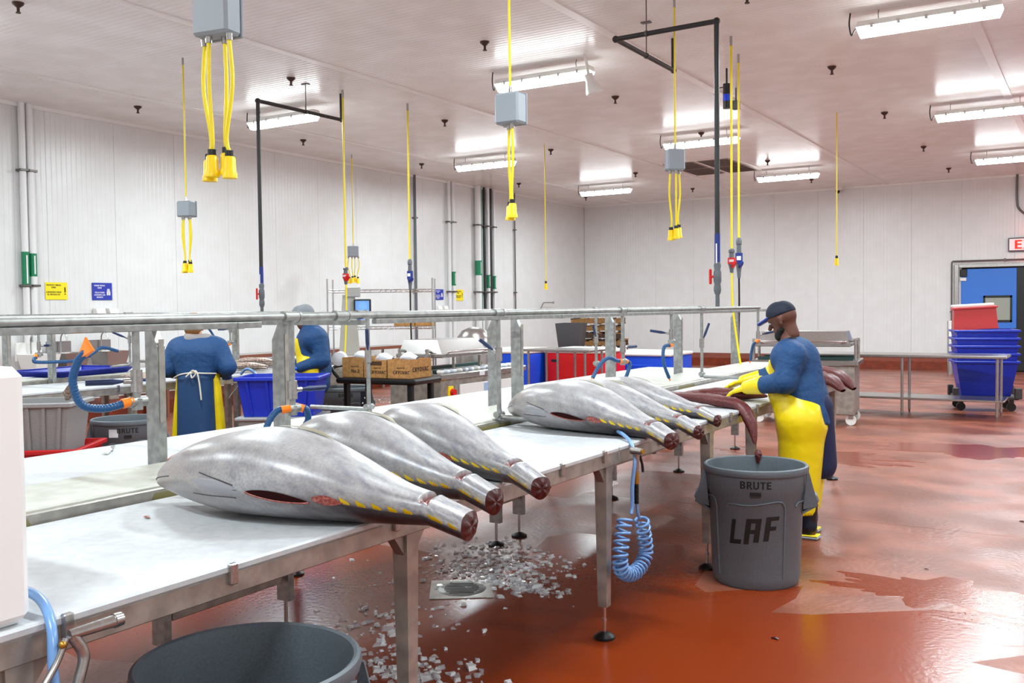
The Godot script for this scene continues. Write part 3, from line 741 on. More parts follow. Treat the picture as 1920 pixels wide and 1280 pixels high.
	part("hood", flesh([[at.call(-0.06, 1.34, 0.02), at.call(0.09, 1.345, 0.03), 0.055, 0.055], [at.call(-0.09, 1.37, 0.06), at.call(-0.06, 1.34, 0.0), 0.045, 0.05], [at.call(0.09, 1.34, 0.03), at.call(0.11, 1.34, 0.1), 0.05, 0.05]], 0.03, 0.012), M.hood_grey, wo, true)
	part("jacket", flesh(grown(to3, 0.028, 0, 3) + grown(ar3, 0.022), 0.04, 0.015, [[V(0, -1, 0), -0.965]]), M.jacket, wo, true)
	part("smock", flesh([[at.call(-0.055, 0.95, -0.03), at.call(-0.06, 0.4, -0.03), 0.115, 0.125], [at.call(0.055, 0.95, -0.03), at.call(0.06, 0.4, -0.03), 0.115, 0.125]], 0.06, 0.018, [[V(0, -1, 0), -0.4]]), M.smock, wo, true)
	part("apron", flesh([[at.call(-0.09, 1.0, 0.05), at.call(-0.12, 0.4, 0.04), 0.115, 0.14], [at.call(0.09, 1.0, 0.05), at.call(0.12, 0.4, 0.04), 0.115, 0.14]], 0.05, 0.018, [[V(0, -1, 0), -0.38], [V(0, 1, 0), 1.04], [-B, -o.dot(B) + 0.02]]), M.apron_yellow, wo, true)
	part("apron_string", mb().tube(arc([at.call(-0.2, 0.98, -0.06), at.call(-0.1, 1.02, -0.165), at.call(0.0, 1.035, -0.175), at.call(0.12, 1.03, -0.165), at.call(0.21, 1.02, -0.06)]), 0.007, 6), M.string, wo, true)
	var bow := part("bow", mb().tube(arc([at.call(0.0, 1.035, -0.18), at.call(0.03, 1.06, -0.19), at.call(0.055, 1.03, -0.19), at.call(0.02, 0.99, -0.19), at.call(0.0, 1.03, -0.18), at.call(-0.04, 1.0, -0.185)]), 0.007, 6).tube(arc([at.call(0.01, 1.035, -0.18), at.call(0.06, 1.05, -0.185), at.call(0.085, 0.95, -0.185), at.call(0.1, 0.78, -0.18)]), 0.008, 6), M.string, wo, true)
	part("knot", mb().ell(at.call(0.005, 1.035, -0.18) - wo.position, V(0.016, 0.016, 0.014)), M.string, bow)
	part("glove", flesh(grown(hd3, 0.005) + [[at.call(-0.25, 1.04, 0.1), at.call(-0.2, 0.99, 0.22), 0.075, 0.05]], 0.01, 0.009), M.glove_blue, wo, true)
	for q in [0, 2]:
		var a: Vector3 = le3[q + 1][1]
		part("boot", flesh([[a + V(0, 0.26, 0), a, 0.07, 0.056], [a + V(0, -0.035, 0), a + B * 0.14 - V(0, 0.045, 0), 0.043, 0.035]], 0.03, 0.014), M.boot, wo, true)

# ---- tunas
func tuna(label: String, px: float, pz: float, yaw: float, L: float, ws: float, ts: float, yn: float, yt: float, asym: float, bow: float, sd: int, open := true) -> Node3D:
	var S := [0.0, 0.03, 0.08, 0.15, 0.25, 0.35, 0.45, 0.55, 0.65, 0.75, 0.83, 0.9, 1.0]
	var HW := [0.012, 0.05, 0.085, 0.125, 0.165, 0.185, 0.185, 0.168, 0.138, 0.102, 0.076, 0.062, 0.056]
	var HT := [0.01, 0.035, 0.06, 0.088, 0.115, 0.13, 0.13, 0.118, 0.098, 0.074, 0.056, 0.046, 0.042]
	var at := func(tb: Array, s: float) -> float:
		var k := 0
		while k < 11 and s > S[k + 1]: k += 1
		var t: float = (s - S[k]) / (S[k + 1] - S[k])
		var m0: float = (tb[k + 1] - tb[maxi(k - 1, 0)]) / (S[k + 1] - S[maxi(k - 1, 0)])
		var m1: float = (tb[mini(k + 2, 12)] - tb[k]) / (S[mini(k + 2, 12)] - S[k])
		var h: float = S[k + 1] - S[k]
		return (2 * t * t * t - 3 * t * t + 1) * tb[k] + (t * t * t - 2 * t * t + t) * h * m0 + (3 * t * t - 2 * t * t * t) * tb[k + 1] + (t * t * t - t * t) * h * m1
	var nz := FastNoiseLite.new()
	nz.seed = sd; nz.frequency = 4.0; nz.fractal_octaves = 3
	var P := func(s: float, th: float, out := 0.0) -> Vector3:
		var hw: float = at.call(HW, s) * ws + out
		var ht: float = at.call(HT, s) * ts + out
		var yc := maxf(ht, ht + (yn * pow(1.0 - s / 0.35, 1.5) if s < 0.35 else yt * clampf((s - 0.55) / 0.45, 0, 1)))
		var zc := asym * hw + bow * sin(PI * s)
		var cs := cos(th)
		var ss := sin(th)
		var sq := 1.0 - 0.10 * pow(absf(sin(2.0 * th)), 2.0) * (-1.0 if ss > 0.0 else 0.4)
		if s > 0.888 and s < 0.912 and ss > -0.15 and cs < 0.75: sq *= 0.55      # the knife cut before the tail
		var y := yc + ht * ss * sq
		if y < 0.0: y = 0.0
		y -= maxf(0.0, s - 0.9) * 0.45
		return V(s * L, y, zc + hw * cs * sq)
	var o := thing("tuna", label, "fish", V(px, 0.931, pz), yaw, "whole tunas on the trimming tables")
	var sv := []
	for k in 47: sv.append(k / 46.0 * 0.876)
	for q in [0.882, 0.8875, 0.8885, 0.894, 0.9, 0.906, 0.9115, 0.9125, 0.918, 0.928, 0.94, 0.955, 0.97, 0.985, 1.0]: sv.append(q)
	var nu := sv.size() - 1
	var col := func(u: float, w: float) -> Color:
		var s: float = sv[roundi(u * nu)]
		var th := w * TAU
		var g := nz.get_noise_3d(s * 3.0, cos(th), sin(th))
		var g2 := nz.get_noise_3d(s * 12.0 + 7.0, cos(th) * 3.0, sin(th) * 3.0)
		var c := Color(0.3, 0.297, 0.305).lerp(Color(0.5, 0.495, 0.5), clampf(0.5 + g * 0.9, 0, 1))
		c = c.lerp(Color(0.2, 0.21, 0.26), clampf(g2 * 2.2 - 0.1, 0, 0.7) * smoothstep(0.4, 0.75, s))
		c = c.lerp(Color(0.4, 0.31, 0.27), (1.0 - smoothstep(0.1, 0.5, s)) * clampf(0.4 + g * 0.9, 0, 0.8))
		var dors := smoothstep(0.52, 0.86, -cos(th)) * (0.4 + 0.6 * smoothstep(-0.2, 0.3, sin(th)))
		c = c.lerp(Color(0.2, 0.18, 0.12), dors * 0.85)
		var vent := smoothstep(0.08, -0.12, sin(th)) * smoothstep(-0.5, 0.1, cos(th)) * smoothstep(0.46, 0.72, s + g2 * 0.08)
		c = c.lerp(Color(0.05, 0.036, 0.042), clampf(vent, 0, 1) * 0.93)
		if s > 0.888 and s < 0.9125 and sin(th) > -0.16 and cos(th) < 0.78: c = Color(0.23, 0.04, 0.035)
		return c
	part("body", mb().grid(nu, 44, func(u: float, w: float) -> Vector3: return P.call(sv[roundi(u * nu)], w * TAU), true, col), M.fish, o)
	var cap := mb()
	var ring := []
	for k in 28: ring.append(P.call(1.0, TAU * k / 28.0))
	var cc := Vector3.ZERO
	for q in ring: cc += q / 28.0
	cap.grid(3, 28, func(u: float, w: float) -> Vector3: return cc.lerp(P.call(1.0, w * TAU), 1.0 - u) + V(0.012 * sin(u * 2.4) + 0.004 * sin(w * 31.0) * u * (1.0 - u) * 4.0, 0, 0), true)
	part("tail_cut", cap, M.meat, o)
	if open:
		var slit := mb().grid(16, 4, func(u: float, w: float) -> Vector3: return P.call(0.455 + 0.17 * u, -0.18 - 0.06 * u + (w - 0.5) * 0.24 * pow(sin(PI * clampf(u, 0.001, 0.999)), 0.7), 0.0025))
		part("belly_slit", slit, M.slit, o)
		part("slit_lip", mb().tube(range(17).map(func(k: int) -> Vector3: return P.call(0.455 + 0.17 * k / 16.0, -0.18 - 0.06 * k / 16.0 - 0.12 * pow(sin(PI * clampf(k / 16.0, 0.001, 0.999)), 0.7), 0.002)), 0.0035, 6), M.meat_pale, o)
		part("anal_fin_base", mb().grid(10, 4, func(u: float, w: float) -> Vector3: return P.call(0.635 + 0.085 * u, -0.12 + 0.02 * u + (w - 0.5) * 0.3 * sin(PI * clampf(u + 0.1, 0.0, 1.0)), 0.004)), M.meat_pale, o)
	for g in [[0.01, 0.14, 0.12, 0.08], [0.3, 0.42, 0.2, -0.05], [0.34, 0.43, -0.1, -0.16], [0.26, 0.42, -0.36, -0.36]]:
		part("head_line", mb().tube(range(9).map(func(k: int) -> Vector3: return P.call(lerpf(g[0], g[1], k / 8.0), lerpf(g[2], g[3], k / 8.0), 0.0005)), 0.0018, 5), M.line_dark, o)
	part("pectoral_fin", mb().grid(14, 6, func(u: float, w: float) -> Vector3: return P.call(0.27 + 0.17 * u, 0.0 - 0.22 * u + (w - 0.5) * 0.32 * sqrt(sin(PI * clampf(u, 0.001, 0.999))), 0.001 + 0.006 * sin(PI * w) * sin(PI * u))), M.fish_fin, o)
	part("dorsal_fin", mb().grid(16, 5, func(u: float, w: float) -> Vector3: return P.call(0.36 + 0.2 * u + 0.03 * w, 1.95 - 0.3 * (1.0 - w) * -1.0 * sin(PI * clampf(u * 0.9 + 0.08, 0, 1)) + 0.08 * u, 0.0015 + 0.006 * (1.0 - w) * sin(PI * u))), M.fin, o)
	var nf := 8
	for k in nf:
		var s := 0.705 + 0.265 * k / (nf - 1.0)
		if s > 0.87 and s < 0.915: s = 0.868 if s < 0.892 else 0.918
		var a: Vector3 = P.call(s, 0.0)
		var b: Vector3 = P.call(minf(s + 0.02, 1.0), -0.07)
		var d: Vector3 = P.call(s, 0.0, 0.03) - a
		var e: Vector3 = P.call(s, -0.5) - a
		part("finlet", mb().hexa([a - d * 0.1, b - d * 0.1, b - d * 0.1 + e * 0.12, a - d * 0.1 + e * 0.35], [a + d * 0.5, b + d * 0.22, b + d * 0.2 + e * 0.06, a + d * 0.42 + e * 0.32]), M.finlet, o)
	return o

func lump(path: Array, rad: Array, flat: float, sd: int) -> MB:   # a strip of meat swept along a path, flattened
	var nz := FastNoiseLite.new()
	nz.seed = sd; nz.frequency = 9.0
	var p := arc(path, 6)
	var m := p.size() - 1
	return mb().grid(m, 20, func(u: float, w: float) -> Vector3:
		var k := roundi(u * m)
		var d: Vector3 = (p[mini(k + 1, m)] - p[maxi(k - 1, 0)]).normalized()
		var up := Vector3.UP - d * d.y
		up = up.normalized() if up.length() > 0.2 else (Vector3.RIGHT - d * d.x).normalized()
		var sd2 := d.cross(up).normalized()
		var q := u * (rad.size() - 1)
		var r: float = lerpf(rad[int(q)], rad[mini(int(q) + 1, rad.size() - 1)], q - int(q))
		r *= 1.0 + 0.22 * nz.get_noise_3d(p[k].x * 2.0 + cos(w * TAU) * 0.2, p[k].y * 2.0 + sin(w * TAU) * 0.2, p[k].z * 2.0)
		return p[k] + sd2 * cos(w * TAU) * r + up * sin(w * TAU) * r * flat, true)

func fishes() -> void:
	var kf := thing("knife", "thin knife lying on the far-side board at the left", "knife", V(-4.17, 0.933, -2.95), -0.75)
	part("blade", mb().hexa([V(-0.2, 0, 0), V(0.0, 0, -0.016), V(0.0, 0, 0.014), V(-0.16, 0, 0.012)], [V(-0.2, 0.003, 0), V(0.0, 0.003, -0.016), V(0.0, 0.003, 0.014), V(-0.16, 0.003, 0.012)]), M.steel_bright, kf)
	part("handle", mb().box(V(0.06, 0.009, 0), V(0.12, 0.018, 0.026), 0.005), M.white_plastic, kf)
	var f := mat("fish_fin", Color(0.6, 0.6, 0.62), 0.3, 0.25, {"clearcoat_enabled": true, "clearcoat": 0.4})
	f.resource_name = "fish_fin"
	tuna("large silver tuna lying nearest, long dark slit in its belly", -2.875, -2.235, 0.186, 1.209, 1.179, 1.1, 0.066, 0.0, -0.129, 0.06, 1)
	tuna("silver tuna in the middle of the nearer three", -2.89, -2.94, -0.13, 1.1, 0.895, 1.106, 0.081, 0.008, 0.2, 0.059, 2)
	tuna("silver tuna lying last of the nearer three, beside the bare board", -2.962, -3.58, -0.367, 1.235, 0.85, 1.04, 0.02, -0.03, 0.135, 0.06, 3)
	tuna("silver tuna behind the hose pipe, first of the farther three", -3.007, -4.86, -0.264, 1.2, 1.15, 1.054, 0.055, -0.03, 0.2, -0.024, 4)
	tuna("silver tuna in the middle of the farther three", -3.1, -5.36, -0.31, 1.3, 0.85, 0.941, 0.052, -0.03, 0.2, 0.003, 5)
	tuna("silver tuna lying last of the farther three, next to the red loin", -3.1, -5.82, -0.25, 1.18, 0.8, 0.872, 0.08, -0.03, 0.196, 0.03, 6)
	solo("collar_scrap", lump([V(0, 0, 0), V(0.05, 0.012, -0.05), V(0.1, 0.0, -0.1)], [0.03, 0.06, 0.03], 0.75, 3), M.meat_pale, "pink cut collar meat beside the nearest tuna's back", "meat", V(-3.06, 1.03, -2.42))
	solo("collar_scrap", lump([V(0, 0, 0), V(0.05, 0.01, 0), V(0.1, 0, 0.02)], [0.02, 0.045, 0.02], 0.7, 4), M.meat_pale, "small pink scrap at the head of the third tuna", "meat", V(-3.05, 1.01, -3.62))
	solo("meat_scrap", lump([V(0, 0, 0), V(0.012, 0.002, 0.0), V(0.03, 0, 0.004)], [0.004, 0.008, 0.003], 0.4, 5), M.meat_pale, "tiny red scrap on the bare white board", "meat", V(-2.72, 0.934, -2.05))
	solo("tuna_loin", lump([V(-2.72, 0.985, -6.42), V(-2.45, 0.985, -6.3), V(-2.2, 0.975, -6.2), V(-2.03, 0.955, -6.14), V(-1.945, 0.86, -6.1), V(-1.9, 0.72, -6.06)], [0.015, 0.045, 0.058, 0.052, 0.045, 0.01], 0.7, 7), M.loin, "dark red loin hanging down over the table edge", "meat")
	solo("tuna_loin", lump([V(-2.62, 0.97, -6.7), V(-2.4, 0.975, -6.72), V(-2.2, 0.97, -6.76), V(-2.06, 0.955, -6.85)], [0.03, 0.1, 0.09, 0.02], 0.42, 8), M.loin, "red loin under the man's yellow gloves", "meat")
	solo("tuna_loin", lump([V(-2.5, 0.98, -8.6), V(-2.2, 0.995, -8.5), V(-1.98, 0.965, -8.42), V(-1.86, 0.88, -8.36)], [0.03, 0.1, 0.09, 0.03], 0.55, 9), M.loin, "red loin drooping over the edge behind the man, nearer one", "meat")
	solo("tuna_loin", lump([V(-2.55, 0.98, -8.9), V(-2.2, 1.0, -8.82), V(-1.98, 0.97, -8.75), V(-1.84, 0.87, -8.7)], [0.03, 0.1, 0.095, 0.03], 0.6, 10), M.loin, "red loin drooping over the edge behind the man, farther one", "meat")

# ---- the trimming lines
func leg(b_top: float, x: float, z: float, p: Node3D, s := 0.065) -> void:
	var l := part("leg", mb().hexa([V(x - s * 0.36, 0.16, z - s * 0.36), V(x + s * 0.36, 0.16, z - s * 0.36), V(x + s * 0.36, 0.16, z + s * 0.36), V(x - s * 0.36, 0.16, z + s * 0.36)], [V(x - s * 0.5, b_top, z - s * 0.5), V(x + s * 0.5, b_top, z - s * 0.5), V(x + s * 0.5, b_top, z + s * 0.5), V(x - s * 0.5, b_top, z + s * 0.5)]), M.steel, p, true)
	part("adjusting_screw", mb().cyl(V(x, 0.03, z) - p.position, V(x, 0.17, z) - p.position, 0.009, -1, 8).cyl(V(x, 0.085, z) - p.position, V(x, 0.1, z) - p.position, 0.014, -1, 6), M.chrome, l)
	part("foot", mb().lathe(PackedVector2Array([Vector2(0, 0), Vector2(0.052, 0), Vector2(0.052, 0.012), Vector2(0.035, 0.024), Vector2(0.015, 0.032), Vector2(0, 0.032)]), 16, V(x, 0.001, z) - p.position), M.rubber, l)

func table(label: String, x0: float, x1: float, z0: float, z1: float, legs: Array, clips: Array, front: float, group: String) -> Node3D:   # front: the x of the worker's edge
	var t := thing("trimming_table", label, "table", V((x0 + x1) * 0.5, 0, (z0 + z1) * 0.5), 0, group)
	var lo := minf(z0, z1)
	var hi := maxf(z0, z1)
	part("cutting_board", mb().bx(x0, x1, 0.905, 0.93, lo + 0.002, hi - 0.002, 0.006), M.board, t, true)
	part("rim", mb().bx(x0 + 0.004, x0 + 0.03, 0.845, 0.905, lo, hi, 0.003).bx(x1 - 0.03, x1 - 0.004, 0.845, 0.905, lo, hi, 0.003).bx(x0 + 0.03, x1 - 0.03, 0.85, 0.9, lo, lo + 0.03).bx(x0 + 0.03, x1 - 0.03, 0.85, 0.9, hi - 0.03, hi), M.steel, t, true)
	for l in legs:
		leg(0.85, l[0], l[1], t)
		part("gusset", mb().hexa([V(l[0] - 0.02, 0.77, l[1] - 0.03), V(l[0] + 0.02, 0.77, l[1] - 0.03), V(l[0] + 0.02, 0.77, l[1] + 0.03), V(l[0] - 0.02, 0.77, l[1] + 0.03)], [V(l[0] - 0.02, 0.85, l[1] - 0.09), V(l[0] + 0.02, 0.85, l[1] - 0.09), V(l[0] + 0.02, 0.85, l[1] + 0.09), V(l[0] - 0.02, 0.85, l[1] + 0.09)]), M.steel, t, true)
	for c in clips: part("edge_clip", mb().bx(front - 0.006, front + 0.012, 0.875, 0.933, c - 0.013, c + 0.013, 0.003), M.steel_bright, t, true)
	return t

func post(label: String, x: float, z: float, side: float, arm0: float, arm1: float, group: String) -> void:
	var t := thing("rail_post", label, "post", V(x, 0, z), 0, group)
	var w := 0.04
	var q := [Vector2(-w, 0.16), Vector2(w, 0.16), Vector2(w, 1.47), Vector2(-w * 0.1, 1.555), Vector2(-w, 1.555)]
	if side < 0: q = [Vector2(-w, 0.16), Vector2(w, 0.16), Vector2(w, 1.555), Vector2(w * 0.1, 1.555), Vector2(-w, 1.47)]
	part("upright", mb().ext(PackedVector2Array(q), 0.04, Transform3D(Basis.IDENTITY, V(0, 0, -0.02))), M.galv, t)
	part("slot_plate", mb().bx(w, w + 0.004, 1.14, 1.5, -0.014, 0.014, 0.001), M.steel, t)
	part("cross_arm", mb().bx(arm0 - x, arm1 - x, 1.545, 1.572, -0.018, 0.018, 0.003), M.galv, t)
	part("adjusting_screw", mb().cyl(V(0, 0.03, 0), V(0, 0.17, 0), 0.01, -1, 8), M.chrome, t)
	part("foot", mb().lathe(PackedVector2Array([Vector2(0, 0), Vector2(0.055, 0), Vector2(0.055, 0.012), Vector2(0.015, 0.032), Vector2(0, 0.032)]), 16, V(0, 0.001, 0)), M.rubber, t)

func beads(path: Array, r := 0.014) -> MB:   # ball-jointed coolant hose
	var p := arc(path, 40)
	var b := mb()
	var run := 0.0
	var last: Vector3 = p[0]
	for k in range(1, p.size()):
		run += last.distance_to(p[k])
		if run > r * 1.85 or k == p.size() - 1:
			var d: Vector3 = p[k] - last
			b.lathe(PackedVector2Array([Vector2(r * 0.55, -0.05 * r), Vector2(r * 0.8, r * 0.15), Vector2(r * 1.08, r * 0.9), Vector2(r * 0.85, r * 1.5), Vector2(r * 0.55, r * 1.9)]), 9, last, b.frame_of(d), 60)
			run = 0.0
			last = p[k]
	return b

func drop(label: String, x: float, z: float, y0: float, y1: float, valve: float, handle: Vector3, group := "spray drops on the trimming lines", r := 0.0135) -> Node3D:
	var t := thing("drop_pipe", label, "pipe", V(x, 0, z), 0, group)
	part("pipe", mb().cyl(V(0, y1, 0), V(0, y0, 0), r, -1, 12), M.galv, t)
	part("tee", mb().cyl(V(0, y0 - 0.03, 0), V(0, y0 + 0.012, 0), r * 1.5, -1, 12).cyl(V(0, y0, -0.035), V(0, y0, 0.035), r * 1.45, -1, 12), M.galv, t)
	var vb := part("valve", mb().cyl(V(0, valve - 0.04, 0), V(0, valve + 0.04, 0), r * 1.6, -1, 10).cyl(V(0, valve, 0), handle.normalized() * 0.045 + V(0, valve, 0), r * 0.8, -1, 8), M.steel_bright, t)
	var h0 := V(0, valve, 0) + handle.normalized() * 0.045
	part("handle", mb().tube([h0, h0 + handle * 0.3, h0 + handle], [0.005, 0.012, 0.011], 8), M.handle_blue, vb)
	return t

func spray(t: Node3D, path: Array, fan := true, r := 0.014) -> void:
	var h := part("flexible_hose", beads(path, r), M.hose_blue, t)
	var d0: Vector3 = (path[1] - path[0]).normalized()
	part("collar", mb().cyl(path[0] - d0 * 0.02, path[0] + d0 * 0.02, r * 1.15, r * 1.3, 10), M.orange, h)
	var e: Vector3 = path[-1]
	var d: Vector3 = (path[-1] - path[-2]).normalized()
	if fan:
		var B := mb().frame_of(d)
		part("nozzle", mb().hexa([e + B * V(-r * 0.7, 0, -r * 0.7), e + B * V(r * 0.7, 0, -r * 0.7), e + B * V(r * 0.7, 0, r * 0.7), e + B * V(-r * 0.7, 0, r * 0.7)], [e + B * V(-r * 2.6, 0.055, -r * 0.25), e + B * V(r * 2.6, 0.055, -r * 0.25), e + B * V(r * 2.6, 0.055, r * 0.25), e + B * V(-r * 2.6, 0.055, r * 0.25)]), M.orange, h)
	else: part("nozzle", mb().cyl(e, e + d * 0.045, r * 0.95, r * 0.3, 10), M.orange, h)

func header(label: String, x: float, z0: float, z1: float, couplings: Array, struts: Array) -> void:
	var t := thing("water_header_pipe", label, "pipe", V(x, 1.59, (z0 + z1) * 0.5))
	part("pipe", mb().cyl(V(x, 1.59, z0), V(x, 1.59, z1), 0.0165, -1, 16), M.galv, t, true)
	for c in couplings: part("coupling", mb().cyl(V(x, 1.59, c - 0.04), V(x, 1.59, c + 0.04), 0.0225, -1, 16).cyl(V(x, 1.59, c - 0.048), V(x, 1.59, c - 0.036), 0.025, -1, 16).cyl(V(x, 1.59, c + 0.036), V(x, 1.59, c + 0.048), 0.025, -1, 16), M.galv, t, true)
	for s in struts: part("strut_channel", mb().bx(x - 0.015, x + 0.015, 1.548, 1.573, s[0], s[1], 0.003), M.galv, t, true)

func lines() -> void:
	var g1 := "boards along the near side of the front line"
	table("white-topped trimming table nearest us, under the largest tuna", -2.95, -2.01, 0.3, -2.7, [[-2.05, -1.19], [-2.05, -2.6]], [-0.6, -1.3, -1.79, -2.5], -2.01, g1)
	table("white-topped trimming table with a bare board beside the hanging coiled hose", -2.95, -2.01, -2.705, -4.25, [[-2.05, -4.15]], [-3.0, -3.66, -4.08], -2.01, g1)
	table("white-topped trimming table under the farther three tunas", -2.95, -2.01, -4.255, -6.2, [[-2.05, -5.58]], [-4.75, -5.17, -5.9], -2.01, g1)
	table("white-topped trimming table where the man in the cap cuts loins", -2.95, -2.01, -6.205, -7.4, [[-2.05, -6.45]], [-6.45, -7.1], -2.01, g1)
	table("last white-topped table of the front line, behind the man in the cap", -2.95, -2.01, -7.405, -9.1, [[-2.1, -9.0]], [-7.9, -8.7], -2.01, g1)
	var g2 := "boards along the far side of the front line"
	table("far-side cutting table of the front line, left part", -4.36, -3.54, 0.3, -4.3, [[-4.2, -1.5], [-4.18, -4.22]], [], -4.36, g2)
	table("far-side cutting table of the front line, right part", -4.36, -3.54, -4.305, -10.0, [[-4.25, -7.43], [-4.2, -9.7]], [], -4.36, g2)
	# the belt between the boards
	var bc := thing("belt_conveyor", "cream belt conveyor running between the boards of the front line", "conveyor", V(-3.23, 0, -4.8))
	part("belt", mb().bx(-3.42, -2.99, 0.955, 0.975, 0.3, -10.6, 0.006), M.belt, bc, true)
	part("side_rail", mb().bx(-2.995, -2.965, 0.84, 0.965, 0.3, -10.6, 0.004), M.steel, bc, true)
	part("side_rail", mb().bx(-3.445, -3.42, 0.84, 0.97, 0.3, -10.6, 0.004), M.steel, bc, true)
	part("bed", mb().bx(-3.42, -3.0, 0.86, 0.95, 0.28, -10.58), M.steel, bc, true)
	for z in [-1.62, -2.45, -4.6, -7.6]: part("slot", mb().ext(PackedVector2Array([Vector2(-0.17, -0.018), Vector2(0.17, -0.018), Vector2(0.18, 0), Vector2(0.17, 0.018), Vector2(-0.17, 0.018), Vector2(-0.18, 0)]), 0.003, Transform3D(Basis(Vector3.FORWARD, Vector3.UP, Vector3.RIGHT), V(-2.966, 0.932, z))), M.olive, bc, true)
	var gp := "posts carrying the pipe rail of the front line"
	post("galvanised rail post between the nearest tuna and the left trash can", -3.49, -2.705, 1, -2.95, -3.97, gp)
	post("galvanised rail post in front of the blue tote", -3.49, -3.45, -1, -2.95, -3.97, gp)
	post("galvanised rail post left of the farther tunas, slanted on its left", -3.49, -5.42, -1, -2.95, -3.97, gp)
	post("galvanised rail post in front of the blue bin, slanted on its right", -3.49, -5.72, 1, -2.95, -3.97, gp)
	post("galvanised rail post in front of the pallet stack", -3.49, -7.22, 1, -2.95, -3.97, gp)
	post("galvanised rail post in front of the red curb", -3.49, -8.72, 1, -2.95, -3.97, gp)
	post("galvanised rail post at the far end beside the man's cap", -3.49, -11.0 + 0.6, -1, -2.95, -3.97, gp)
	for z in [[-2.745, -3.41, 0.28], [-5.46, -5.68, 0.3], [-7.26, -8.68, 0.3]]: part("stretcher", mb().bx(-3.51, -3.47, z[2] - 0.025, z[2] + 0.025, z[0], z[1], 0.004), M.steel, bc, true)
	header("galvanised pipe rail above the near side of the front line", -2.97, 0.3, -9.62, [-3.0, -3.32, -4.66, -6.35, -7.97], [[-9.5, -3.55], [-2.82, 0.3]])
	header("galvanised pipe rail above the far side of the front line", -3.95, 0.3, -10.6, [-4.6, -7.87], [])
	var d := drop("drop pipe with blue swivel hose ending in an orange fan nozzle", -2.97, -2.22, 1.295, 1.575, 1.37, V(-0.06, 0, 0.11))
	spray(d, [V(0, 1.295, 0.04), V(-0.02, 1.28, 0.12), V(-0.03, 1.3, 0.2), V(-0.04, 1.38, 0.225), V(-0.02, 1.445, 0.22), V(0, 1.47, 0.215)])
	d = drop("drop pipe with two drooping blue hoses behind the nearest tuna", -2.97, -3.0, 1.195, 1.575, 1.275, V(0.03, 0, -0.12))
	spray(d, [V(0, 1.195, 0.04), V(-0.02, 1.19, 0.07), V(-0.03, 1.15, 0.11), V(-0.03, 1.09, 0.14)], false)
	spray(d, [V(0, 1.195, -0.04), V(0.02, 1.185, -0.06), V(0.02, 1.14, -0.07), V(0, 1.09, -0.05)], false)
	d = drop("drop pipe with elbow pointing to the far side, before the cartons", -3.95, -4.66, 1.0, 1.575, 1.32, V(0.02, 0.13, 0.03))
	part("arm", mb().tube([V(0, 0.985, 0), V(-0.45, 0.985, 0.05)], 0.0135, 12), M.galv, d)
	d = drop("drop pipe feeding the coiled blue hose over the tunas", -2.97, -4.66, 1.0, 1.575, 1.35, V(-0.05, 0.06, 0.06))
	part("arm", mb().tube(arc([V(0, 1.03, 0), V(0.01, 0.995, 0), V(0.05, 0.985, 0), V(0.3, 0.985, 0), V(0.6, 0.985, 0.01)]), 0.0145, 12), M.galv, d)
	part("arm_coupling", mb().cyl(V(0.53, 0.985, 0.008), V(0.62, 0.985, 0.01), 0.02, -1, 10), M.galv, d)
	coil_hose()
	d = drop("drop pipe with short blue lever in front of the pallets", -3.95, -7.87, 1.1, 1.575, 1.32, V(0.03, 0.09, 0.1))
	d = drop("drop pipe with two blue hoses in front of the right blue bin", -2.97, -6.35, 1.22, 1.575, 1.32, V(0.02, 0, -0.13))
	spray(d, [V(0, 1.22, 0.04), V(-0.01, 1.23, 0.1), V(-0.03, 1.25, 0.18), V(-0.05, 1.21, 0.27), V(-0.06, 1.13, 0.36)], false)
	spray(d, [V(0, 1.22, -0.04), V(0.02, 1.2, -0.07), V(0.02, 1.16, -0.06), V(0.01, 1.11, -0.04)], false)
	d = drop("drop pipe whose blue hose hangs in an S with an orange tip", -2.97, -7.28, 1.33, 1.575, 1.39, V(-0.13, 0.02, 0.02))
	spray(d, [V(0, 1.3, 0.02), V(-0.02, 1.29, 0.1), V(-0.02, 1.22, 0.13), V(-0.01, 1.13, 0.12), V(0, 1.05, 0.07)], false)
	d = drop("drop pipe with upright blue lever near the yellow cord", -2.97, -7.97, 1.02, 1.575, 1.29, V(0.04, 0.13, -0.03))
	part("arm", mb().tube(arc([V(0, 1.03, 0), V(0.02, 1.0, 0), V(0.08, 0.995, 0), V(0.5, 0.995, 0)]), 0.0135, 12), M.galv, d)
	d = drop("drop pipe at the end of the rail beside the man's face", -2.97, -9.58, 1.25, 1.575, 1.31, V(0.13, 0.03, 0))
	spray(d, [V(0, 1.25, 0.03), V(-0.03, 1.22, 0.05), V(-0.05, 1.15, 0.05), V(-0.06, 1.07, 0.06)], false)
	# the second line, where the woman works
	var g3 := "boards of the back line"
	table("white-topped cutting table of the back line, beside the woman", -8.7, -7.83, -2.0, -6.6, [[-7.9, -3.2], [-7.9, -5.85]], [-5.14, -5.65], -7.83, g3)
	table("white-topped cutting table of the back line, under the pale fillets", -8.7, -7.83, -6.605, -8.9, [[-7.9, -8.2]], [], -7.83, g3)
	table("far-side cutting table of the back line", -10.05, -9.2, -2.0, -8.9, [[-9.95, -4.0], [-9.95, -7.0]], [], -10.05, g3)
	bc = thing("belt_conveyor", "white belt running through the back line", "conveyor", V(-8.95, 0, -5.5))
	part("belt", mb().bx(-9.18, -8.82, 0.95, 0.97, -2.0, -8.9, 0.006), M.belt, bc, true)
	part("side_rail", mb().bx(-8.82, -8.8, 0.84, 0.96, -2.0, -8.9, 0.004), M.steel, bc, true)
	for z in [-3.0, -8.0]: part("leg", mb().bx(-9.02, -8.96, 0, 0.96, z - 0.03, z + 0.03), M.steel, bc, true)
	var gq := "posts carrying the pipe rail of the back line"
